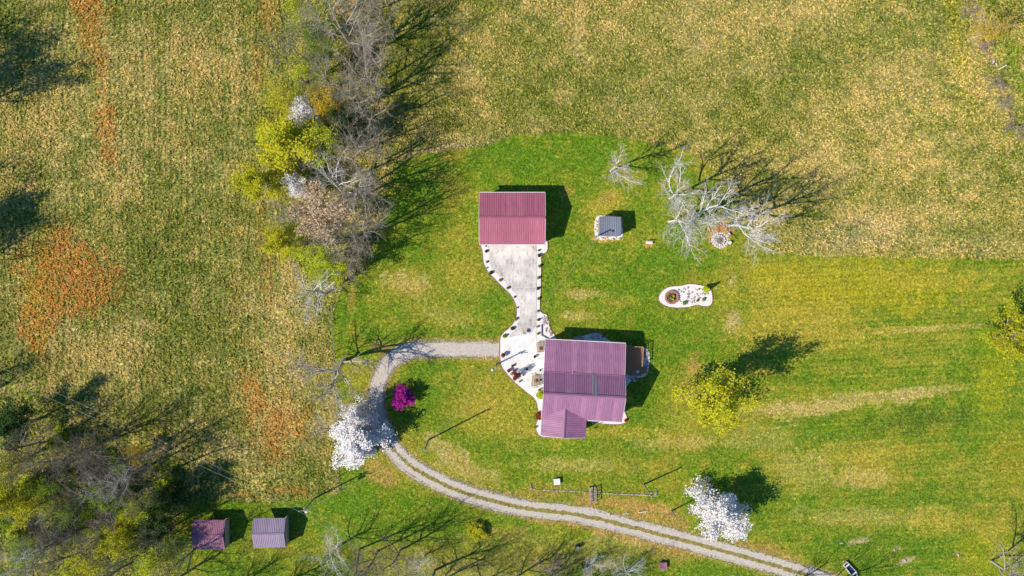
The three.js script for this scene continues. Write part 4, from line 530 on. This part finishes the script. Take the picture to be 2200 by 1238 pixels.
[[1081, 763, 1.5, 'red', 'large clay pot of orange plants by the patio brick edge'], [1093, 796, 1.2, 'red', 'westmost pot of the red planted cluster on the patio'], [1099, 803, 1.1, 'rust', 'pot of russet plants inside the patio cluster'], [1105, 796, 0.9, 'red', 'northmost pot of the red planted cluster on the patio'], [1106, 813, 1.3, 'red', 'southmost clay pot of the patio cluster'], [1117, 804, 0.8, 'dark', 'eastmost pot of the patio cluster'], [1117, 819, 0.7, 'dark', 'lone small pot south of the patio cluster'], [1101, 786, 0.9, 'dark', 'dark leaved pot north of the patio cluster'], [1132, 793, 0.9, 'dark', 'lone pot beside the red leaved tree shadow'], [1149, 766, 1.0, 'dark', 'pot of dark plants between glider and swing'], [1159, 837, 0.9, 'red', 'low red pot by the house wall near the lime shrub'], [1161, 795, 0.7, 'dark', 'upper small pot against the house wall'], [1162, 816, 0.7, 'dark', 'lower small pot against the house wall'], [1124, 806, 0.6, 'dark', 'tiny pot east of the patio cluster']].forEach(([x, y, s, m, label], i) => { const P = thing('potted_plant', label, 'potted plant', x, y, i, 'potted plants on the patio', 0.1); P.scale.setScalar(s); mesh('pot', potGeo, clay[i % 3], P); mesh('soil', new THREE.CylinderGeometry(0.19, 0.19, 0.02, 14).translate(0, 0.335, 0), soilDark, P); const f = mesh('foliage', shrubGeo[i % 3], LM[m], P); f.position.y = 0.3; f.scale.set(0.9, 0.8, 0.9); });
{ const T = tree('potted_tree', 'slender red leaved ornamental tree rising from the patio pot cluster', bushy[0], barkDark, null, 9, 3.3, LM.red, null, { base: [1110, 804], turn: 1.2 }); T.position.y = 0.1; }
{ // fountain-like bird bath, hose reel and grille on the patio
  const B = thing('bird_bath', 'small dark bird bath standing on the upper patio', 'bird bath', 1128, 714, 0, null, 0.1); mesh('pedestal', new THREE.CylinderGeometry(0.1, 0.16, 0.55, 12).translate(0, 0.275, 0), stoneMats[2], B); mesh('bowl', new THREE.LatheGeometry([[0, 0.55], [0.2, 0.56], [0.33, 0.66], [0.36, 0.66], [0.22, 0.5], [0, 0.48]].map(p => new THREE.Vector2(...p)), 18), stoneMats[1], B);
  const D = thing('garden_bench', 'pale bench standing alone on mulch below the bare trees', 'bench', 1394, 522, -0.05);
  for (let k = 0; k < 3; k++) mesh('seat_plank', box(1.15, 0.04, 0.13, 0, 0.45, -0.13 + k * 0.14), trimWhite, D); for (let k = 0; k < 2; k++) mesh('back_plank', box(1.15, 0.12, 0.03, 0, 0.62 + k * 0.16, -0.24), trimWhite, D); for (const s of [-1, 1]) for (const z of [-0.2, 0.12]) mesh('leg', box(0.06, 0.43, 0.06, s * 0.5, 0.215, z), woodGrey, D);
}
// fire pit
{
  const F = thing('fire_pit', 'round stone fire pit on the mulch below the bare trees', 'fire pit', 1547.5, 516);
  mesh('ash_bed', new THREE.CylinderGeometry(0.6, 0.6, 0.06, 24).translate(0, 0.05, 0), std(0.28, 0.26, 0.25), F);
  const r = rng(77); for (let k = 0; k < 15; k++) { const a = k / 15 * 6.283, g = rockGeo(k + 3, 0.42, 0.4, 0.34); g.rotateY(-a); g.translate(Math.cos(a) * 0.78, 0, Math.sin(a) * 0.78); mesh('stone', g, stoneMats[k % 2], F); }
  for (let k = 0; k < 18; k++) { const a = k / 18 * 6.283 + 0.2, g = rockGeo(k + 30, 0.5, 0.12, 0.4); g.rotateY(-a); g.translate(Math.cos(a) * 1.25, 0.01, Math.sin(a) * 1.25); mesh('paving_stone', g, stoneMats[0], F); }
  for (let k = 0; k < 4; k++) mesh('log', bar(Math.cos(k * 0.8) * 0.4, 0.14, Math.sin(k * 0.8) * 0.4, -Math.cos(k * 0.8) * 0.4, 0.2, -Math.sin(k * 0.8) * 0.4, 0.05, 7), barkDark, F);
  const spots = [[1531, 516, 'pale block seat on the west side of the fire pit', 0.1], [1564, 504, 'pale block seat northeast of the fire pit', 0.6], [1567, 522, 'pale block seat southeast of the fire pit', 0.9]];
  for (const [x, y, l, t] of spots) { const S = thing('block_seat', l, 'seat', x, y, t, 'block seats around the fire pit'); mesh('seat', new RoundedBoxGeometry(0.55, 0.14, 0.5, 2, 0.03).translate(0, 0.45, 0), trimWhite, S); mesh('base', box(0.42, 0.38, 0.38, 0, 0.19, 0), woodGrey, S); }
}
// oval stone bed on the east lawn
{
  const bed = smooth([[1414, 642], [1420, 628], [1436, 617], [1462, 614], [1485, 610], [1510, 614], [1524, 616], [1531, 640], [1527, 656], [1510, 659], [1498, 656], [1478, 661], [1440, 661], [1422, 654]], true, 6);
  mesh('oval_stone_bed', slab(bed, 0.05, 0.03), whiteStone, scene).userData.kind = 'structure'; edging(bed.concat([bed[0]]), 'brick edging round the oval stone bed on the east lawn');
  const F = thing('brick_planter', 'round brick planter ring with plants in the oval stone bed', 'planter', 1443, 639, 0, null, 0.05);
  for (let row = 0; row < 2; row++) for (let k = 0; k < 20; k++) { const a = (k + row * 0.5) / 20 * 6.283, m = mesh('brick', box(0.28, 0.16, 0.3), brickMats[(k * 3 + row) % 3], F); m.position.set(Math.cos(a) * 1.05, 0.08 + row * 0.165, Math.sin(a) * 1.05); m.rotation.y = -a + Math.PI / 2; }
  for (let k = 0; k < 16; k++) { const a = k / 16 * 6.283, m = mesh('inner_brick', box(0.3, 0.18, 0.22), brickMats[(k * 5 + 1) % 3], F); m.position.set(Math.cos(a) * 0.74, 0.09, Math.sin(a) * 0.74); m.rotation.y = -a + 0.5; }
  mesh('soil', new THREE.CylinderGeometry(0.68, 0.68, 0.2, 24).translate(0, 0.1, 0), soilDark, F);
  [[-0.2, 0.1], [0.25, -0.2], [0.15, 0.3]].forEach(([x, z], i) => { const m = mesh('plants', shrubGeo[i], i ? LM.lime : LM.green, F); m.position.set(x, 0.18, z); m.scale.setScalar(0.9); });
  const E = thing('evergreen_cone', 'clipped conical evergreen at the east end of the oval stone bed', 'shrub', 1516, 621, 0, null, 0.04);
  const r = rng(5), tips = []; for (let i = 0; i < 900; i++) { const y = Math.pow(r(), 1.3), a = r() * 6.28, q = 0.62 * (1 - y) * (0.75 + 0.3 * r()) * (y < 0.08 ? 0.8 : 1); tips.push({ p: new THREE.Vector3(Math.cos(a) * q, 0.15 + y * 2.2, Math.sin(a) * q) }); } mesh('foliage', leaves(tips, 9, 3, 0.13, 0.1), LM.lime, E); mesh('trunk', bar(0, 0, 0, 0, 2.1, 0, 0.05, 7, 0.01), barkDark, E);
  const W = thing('garden_spinner', 'thin metal garden spinner pole behind the conical evergreen', 'spinner', 1527, 618, 0, null, 0.04); mesh('rod', bar(0, 0, 0, 0, 3.4, 0, 0.025, 8), steel, W); for (let k = 0; k < 6; k++) { const g = box(0.16, 0.01, 0.05, 0.12, 0, 0); g.rotateX(0.5); g.rotateY(k * 1.047); g.translate(0, 3.2, 0); mesh('vane', g, steel, W); }
  [[1470, 651, 1.3, 'larger'], [1498, 646, 0.8, 'small'], [1511, 643, 1.0, 'middling']].forEach(([x, y, s, w], i) => shrub(x, y, s, `${w} round shrub on the south side of the oval stone bed`, LM.green, 'shrubs of the oval bed', i, 0.05));
}
// south lawn: low stone border, footbridge, box, logs
{
  const B = thing('stone_border', 'long low border of stones on the south lawn', 'border', 1100, 619); const r = rng(3);
  const seg = (x0, y0, x1, y1, n, s) => { for (let k = 0; k < n; k++) { const t = (k + r() * 0.5) / n, g = rockGeo(k % 12, s * (0.8 + r() * 0.6), s * 0.8, s * 0.6); g.rotateY(r() * 0.6 - 0.3); g.translate(X(lerp(x0, x1, t)), 0.01, Z(lerp(y0, y1, t) + (r() - 0.5) * 0.8)); mesh('stone', g, stoneMats[Math.floor(r() * 4)], B); } };
  seg(1140, 1040, 1142, 1052, 5, 0.34); seg(1144, 1052, 1262, 1057, 34, 0.28); seg(1284, 1059, 1408, 1065, 44, 0.32); seg(1408, 1065, 1411, 1055, 5, 0.36); seg(1392, 1056, 1400, 1060, 4, 0.3);
  const F = thing('footbridge', 'small weathered wooden footbridge set across the stone border', 'footbridge', 1273.5, 1062, 0.03);
  for (let k = 0; k < 16; k++) mesh('plank', box(0.92, 0.05, 0.14, 0, 0.3 + Math.sin(k / 15 * Math.PI) * 0.12, -1.25 + k * 0.167), slatMat[k % 3], F);
  for (const s of [-1, 1]) { mesh('rail', box(0.1, 0.1, 2.7, s * 0.52, 0.95, 0), woodGrey, F); mesh('beam', box(0.1, 0.2, 2.7, s * 0.5, 0.17, 0), woodGrey, F); for (let k = 0; k < 4; k++) mesh('post', box(0.09, 0.72, 0.09, s * 0.52, 0.56, -1.2 + k * 0.8), woodGrey, F); }
  const U = thing('utility_box', 'white square utility box on the south lawn', 'box', 1196.5, 1034, 0.1); mesh('cabinet', new RoundedBoxGeometry(1.0, 0.5, 0.95, 3, 0.06).translate(0, 0.25, 0), std(0.8, 0.79, 0.8, 0.5), U); mesh('lid', new RoundedBoxGeometry(1.08, 0.08, 1.02, 3, 0.03).translate(0, 0.53, 0), std(0.84, 0.83, 0.84, 0.45), U); mesh('latch', box(0.14, 0.05, 0.05, 0, 0.5, 0.53), steel, U); mesh('vent', box(0.1, 0.03, 0.1, -0.2, 0.585, 0.1), stoneMats[1], U);
  const lg = merge([bar(-0.75, 0.12, 0.12, 0.75, 0.12, -0.18, 0.12, 9, 0.1), bar(0.2, 0.16, -0.05, 0.42, 0.3, 0.22, 0.04, 6)]); single('log', lg, barkPale, 'pale short log lying in dry grass above the gravel tracks', 'log', null, [X(1382), 0.01, Z(1100)]);
  single('log', merge([bar(-0.5, 0.1, 0, 0.5, 0.1, 0.1, 0.1, 9, 0.08), bar(0, 0.12, 0, 0.2, 0.25, -0.25, 0.03, 6)]), barkPale, 'smaller pale log near the gravel tracks', 'log', null, [X(1344), 0.01, Z(1103)], 0.2);
  const K = thing('barrel', 'black barrel standing in the grass near the lower edge', 'barrel', 1241, 1174); mesh('drum', new THREE.LatheGeometry([[0, 0], [0.3, 0], [0.31, 0.3], [0.32, 0.32], [0.31, 0.34], [0.31, 0.6], [0.32, 0.62], [0.31, 0.64], [0.3, 0.9], [0, 0.9]].map(p => new THREE.Vector2(...p)), 18), std(0.02, 0.02, 0.022, 0.5), K); mesh('lid', new THREE.CylinderGeometry(0.27, 0.27, 0.03, 18).translate(0, 0.91, 0), std(0.25, 0.27, 0.3, 0.5), K);
  const S = thing('pump_box', 'small low box with ribbed red metal roof near the lower edge', 'box', 1423.5, 1214, 0.02); mesh('wall', box(1.15, 0.55, 1.0, 0, 0.275, 0), woodGrey, S); const rp = ribbed(0.65, 1.2, 0.2, 0.05); for (const s of [-1, 1]) { const m = mesh('roof_panel', rp, plumRoof[s + 1], S); m.position.set(s * 0.325, 0.62, -0.6); m.rotation.x = 0.06; }
}
{ // rowing boat near the lower edge
  const B = thing('rowing_boat', 'small white rowing boat with dark blue inside near the lower edge', 'boat', 1826, 1223, -0.86);
  const hull = new THREE.Shape(); hull.moveTo(-1.5, -0.42); hull.lineTo(0.7, -0.55); hull.quadraticCurveTo(1.5, -0.4, 1.85, 0); hull.quadraticCurveTo(1.5, 0.4, 0.7, 0.55); hull.lineTo(-1.5, 0.42); hull.closePath();
  const inner = new THREE.Path(); inner.moveTo(-1.42, -0.36); inner.lineTo(0.65, -0.48); inner.quadraticCurveTo(1.38, -0.34, 1.7, 0); inner.quadraticCurveTo(1.38, 0.34, 0.65, 0.48); inner.lineTo(-1.42, 0.36); inner.closePath();
  const h2 = hull.clone(); h2.holes.push(inner); const g = new THREE.ExtrudeGeometry(h2, { depth: 0.4, bevelEnabled: true, bevelSize: 0.03, bevelThickness: 0.03, bevelSegments: 2 }); g.rotateX(-Math.PI / 2); g.translate(0, 0.08, 0); mesh('hull', g, std(0.55, 0.54, 0.52, 0.5), B);
  const fl = new THREE.ShapeGeometry(new THREE.Shape(inner.getPoints(6))); fl.rotateX(-Math.PI / 2); fl.translate(0, 0.14, 0); mesh('floor', fl, std(0.02, 0.045, 0.11, 0.5), B);
  for (const x of [-0.95, 0.85]) mesh('thwart', box(0.26, 0.04, 0.82, x, 0.42, 0), std(0.7, 0.66, 0.6, 0.6), B);
}
// pale rocks breaking through the turf
[[1808, 1167, 0.9, 'pale rock at the west end of the lower right bare patches'], [1848, 1162, 0.7, 'pale rock in the uppermost bare patch lower right'], [1922, 1182, 0.8, 'pale rock in the round bare patch lower right'], [1945, 1205, 1.1, 'largest pale rock lower right, in a long bare patch'], [2059, 1192, 0.8, 'pale rock near the dark bare tree lower right'], [1370, 413, 0.55, 'small pale stone on the north lawn by the bare trees'], [2135, 132, 1.0, 'pale broken stump at the upper right field edge'], [2141, 139, 0.8, 'pale stump piece beside the upper right post']].forEach(([x, y, s, l], i) => single('rock', rockGeo(i + 60, s * 0.7, 0.3, s * 0.4), i > 5 ? barkPale : stoneMats[1], l, 'rock', 'pale rocks in the grass', [X(x), 0.005, Z(y)], i * 0.7));
{ const P = thing('field_post', 'leaning pale post at the upper right field edge', 'post', 2146, 149); mesh('shaft', bar(0, -0.05, 0, 0.35, 1.5, -0.25, 0.1, 8, 0.08), barkPale, P); mesh('cap', bar(0.35, 1.5, -0.25, 0.36, 1.53, -0.255, 0.09, 8), barkGrey, P); }
{ // wire fence along the field edge
  const F = thing('wire_fence', 'thin wire fence on posts along the field edge west of the drive', 'fence', 1100, 619); const pts = []; for (let k = 0; k <= 12; k++) { const t = k / 12; pts.push([lerp(713, 729, Math.min(1, t * 1.6)), lerp(655, 1056, t)]); }
  pts.forEach(([x, y]) => mesh('post', bar(X(x), -0.05, Z(y), X(x), 1.25, Z(y), 0.06, 7), poleWood, F));
  for (let k = 0; k < 12; k++) for (const h of [0.4, 0.8, 1.15]) mesh('wire', bar(X(pts[k][0]), h, Z(pts[k][1]), X(pts[k + 1][0]), h, Z(pts[k + 1][1]), 0.008, 4), steel, F);
}
{ // small sign at the porch, stepping pad north of house
  const S = thing('porch_sign', 'small framed wooden sign post beside the front porch', 'sign', 1284, 912, 0.5); mesh('post', box(0.09, 1.7, 0.09, 0, 0.85, 0), woodMat, S); mesh('arm', box(1.1, 0.08, 0.08, -0.5, 1.62, 0), woodMat, S); mesh('board', box(0.8, 0.5, 0.04, -0.55, 1.28, 0), woodMat, S);
  const T = thing('north_step', 'grey stone step against the north wall of the house', 'step', 1244, 729, HR); mesh('tread', new RoundedBoxGeometry(1.8, 0.12, 0.9, 2, 0.03).translate(0, 0.14, 0), stoneMats[1], T); mesh('riser', box(1.5, 0.12, 0.6, 0, 0.26, 0.1), stoneMats[1], T);
}
// ------------------------------------------------------------------ grass, as real tufts
function tuftGeo(seed, blades, rad, h, w, lean) {
  const r = rng(seed), pos = [], nor = [], idx = [];
  for (let k = 0; k < blades; k++) { const a = r() * 6.28, q = r() * rad * 0.5, x = Math.cos(a) * q, z = Math.sin(a) * q, b = a + (r() - 0.5), l = h * (0.6 + r() * 0.6), o = rad * (0.4 + r() * 0.9), wx = -Math.sin(b) * w / 2, wz = Math.cos(b) * w / 2, i = pos.length / 3;
    pos.push(x - wx, 0, z - wz, x + wx, 0, z + wz, x + Math.cos(b) * o * 0.5 - wx * 0.8 + lean * 0.3, l * 0.75, z + Math.sin(b) * o * 0.5 - wz * 0.8, x + Math.cos(b) * o * 0.5 + wx * 0.8 + lean * 0.3, l * 0.75, z + Math.sin(b) * o * 0.5 + wz * 0.8, x + Math.cos(b) * o + lean, l * (0.75 + r() * 0.25), z + Math.sin(b) * o);
    const nx = -Math.cos(b) * 0.5, nz = -Math.sin(b) * 0.5; for (let m = 0; m < 5; m++) nor.push(nx, 0.86, nz);
    idx.push(i, i + 1, i + 2, i + 1, i + 3, i + 2, i + 2, i + 3, i + 4); }
  const g = new THREE.BufferGeometry(); g.setAttribute('position', new THREE.Float32BufferAttribute(pos, 3)); g.setAttribute('normal', new THREE.Float32BufferAttribute(nor, 3)); g.setIndex(idx); return g;
}
const grassMat = new THREE.MeshPhysicalMaterial({ color: 0xffffff, roughness: 1, side: THREE.DoubleSide, specularIntensity: 0.1 });
const solids = [stoneBed, strip(driveLine, i => width(i) + 1, i => width(i) + 1), [[1030, 412], [1172, 412], [1172, 528], [1030, 528]], [[1165, 730], [1346, 738], [1394, 750], [1394, 812], [1346, 835], [1344, 912], [1262, 914], [1256, 945], [1155, 940]], smooth([[1414, 642], [1436, 617], [1485, 610], [1524, 616], [1531, 640], [1527, 656], [1478, 661], [1422, 654]], true, 3), [[1280, 464], [1335, 468], [1336, 514], [1278, 514]], [[1531, 502], [1562, 502], [1562, 532], [1531, 532]]];
const boxes = solids.map(p => [Math.min(...p.map(q => q[0])), Math.min(...p.map(q => q[1])), Math.max(...p.map(q => q[0])), Math.max(...p.map(q => q[1]))]);
const blocked = (x, y) => solids.some((p, k) => x > boxes[k][0] && x < boxes[k][2] && y > boxes[k][1] && y < boxes[k][3] && inside(x, y, p));
const lin = c => { c = clamp(c / 255); return c <= 0.04045 ? c / 12.92 : Math.pow((c + 0.055) / 1.055, 2.4); };
function grass(name, label, geo, count, want, size, tint, seed) {
  const r = rng(seed), m = new THREE.InstancedMesh(geo, grassMat, count), M4 = new THREE.Matrix4(), Q = new THREE.Quaternion(), P = new THREE.Vector3(), S = new THREE.Vector3(), up = new THREE.Vector3(0, 1, 0), C = new THREE.Color(); let n = 0, guard = 0;
  while (n < count && guard++ < count * 60) {
    const px = -60 + r() * 2320, py = -40 + r() * 1318; if (!want(px, py, r)) continue;
    const c = baseAt(px + (r() - 0.5) * 10, py + (r() - 0.5) * 10, r), k = tint(px, py, r, c), s = size(px, py, r);
    P.set(X(px), name === 'drive_weeds' ? 0.06 : inLawn(px, py) ? 0.018 : 0, Z(py)); Q.setFromAxisAngle(up, r() * 6.28); S.set(s, s * (0.7 + r() * 0.6), s); M4.compose(P, Q, S); m.setMatrixAt(n, M4); C.setRGB(lin(k[0]), lin(k[1]), lin(k[2])); m.setColorAt(n, C); n++;
  }
  m.count = n; m.name = name; m.castShadow = m.receiveShadow = true; tag(m, label, 'grass', null, 'stuff'); scene.add(m);
}
const inField = (x, y) => !inLawn(x, y);
const fieldTint = (x, y, r, c) => { const v = r(), d = v < 0.36 ? -22 * r() : 14 + 46 * r(), g = v < 0.42 ? 1 : 0; return [c[0] + d - g * 12, c[1] + d * 0.85 + g * 4, c[2] + d * 0.5 - g * 10]; };
const clump = (x, y) => 0.55 + 0.9 * fbm(x * 0.05, y * 0.05 + 7, 3);
grass('field_grass', 'rough tufts of dry and green grass covering the field', tuftGeo(3, 7, 0.17, 0.2, 0.07, 0.08), 115000, (x, y, r) => inField(x, y) && !blocked(x, y) && r() < 1.5 * fbm(x * 0.09, y * 0.09, 3) * (x < 620 ? Math.max(0.05, 3.2 * rowsAt(x, y) - 0.6) : 1) + 0.05, (x, y, r) => clump(x, y) * (0.5 + r() * 0.75), fieldTint, 1);
grass('field_straw', 'taller dead straw clumps scattered over the field', tuftGeo(8, 9, 0.26, 0.3, 0.085, 0.2), 30000, (x, y, r) => inField(x, y) && (x > 560 || y < 1060) && r() < 0.15 + Math.max(0, fbm(x * 0.012, y * 0.02 + 3, 3) - 0.42) * 3.5, (x, y, r) => 0.45 + r() * 0.6, (x, y, r, c) => { const k = 26 + r() * 46; return [c[0] + k + 8, c[1] + k * 0.85, c[2] + k * 0.62]; }, 2);
grass('lawn_grass', 'short mown grass of the lawn and meadow', tuftGeo(5, 6, 0.11, 0.045, 0.05, 0.02), 170000, (x, y, r) => inLawn(x, y) && !blocked(x, y), (x, y, r) => 0.6 + r() * 0.7, (x, y, r, c) => { const d = (r() - 0.38) * 66; return [c[0] + d, c[1] + d * 0.9, c[2] + d * 0.4]; }, 4);

const fullAt = (px, py) => { const i = clamp(Math.floor((px - TX0) / TXS * TW), 0, TW - 1), j = clamp(Math.floor((py - TY0) / TYS * TH), 0, TH - 1), o = (j * TW + i) * 3; return [groundBase[o], groundBase[o + 1], groundBase[o + 2]]; };
grass('broom_sedge', 'rust orange broom sedge clumps standing in the left field', tuftGeo(12, 9, 0.24, 0.28, 0.075, 0.16), 3600, (x, y, r) => x < 700 && inField(x, y) && (c => c[0] - c[1] > 28 && r() < (c[0] - c[1] - 20) / 50 * Math.max(0, 2.4 * fbm(x * 0.11, y * 0.07, 2) - 0.6))(fullAt(x + (r() - 0.5) * 24, y + (r() - 0.5) * 24)), (x, y, r) => 0.5 + r() * 0.7, (x, y, r) => { const k = (r() - 0.4) * 60; return [226 + k, 168 + k * 0.8, 90 + k * 0.5]; }, 6);
{ // gravel spilled along the drive
  const r = rng(91), N = 9000, m = new THREE.InstancedMesh(new THREE.IcosahedronGeometry(0.05, 0), new THREE.MeshStandardMaterial({ color: 0xffffff, roughness: 1 }), N), M4 = new THREE.Matrix4(), Q = new THREE.Quaternion(), C = new THREE.Color();
  for (let i = 0; i < N; i++) { const k = 1 + Math.floor(r() * (driveLine.length - 2)), [ax, ay] = driveLine[k], [bx, by] = driveLine[k + 1], t = r(), l = Math.hypot(bx - ax, by - ay), nx = -(by - ay) / l, ny = (bx - ax) / l, s = r() < 0.5 ? -1 : 1, d = s * (width(k) - 3 + Math.pow(r(), 2) * 9), z = 0.6 + r() * 1.3; M4.compose(new THREE.Vector3(X(lerp(ax, bx, t) + nx * d), 0.04, Z(lerp(ay, by, t) + ny * d)), Q.setFromEuler(new THREE.Euler(r() * 6, r() * 6, 0)), new THREE.Vector3(z, z * 0.6, z)); m.setMatrixAt(i, M4); const v = 0.32 + r() * 0.3; C.setRGB(v, v * 0.95, v * 0.88); m.setColorAt(i, C); }
  m.name = 'spilled_gravel'; m.castShadow = m.receiveShadow = true; tag(m, 'loose gravel spilled along both edges of the drive', 'gravel', null, 'stuff'); scene.add(m);
}
grass('drive_weeds', 'weeds and grass growing between the gravel wheel tracks', tuftGeo(15, 6, 0.12, 0.09, 0.05, 0.03), 5000, (x, y, r) => { if (y < 955 || x < 820 || x > 1800) return false; const d = driveDist(x, y); return d < 5 || (d > 15 && d < 21 && r() < 0.35); }, (x, y, r) => 0.6 + r() * 0.7, (x, y, r) => { const k = (r() - 0.5) * 60; return [138 + k, 134 + k * 0.9, 52 + k * 0.5]; }, 14);
renderer.render(scene, camera);
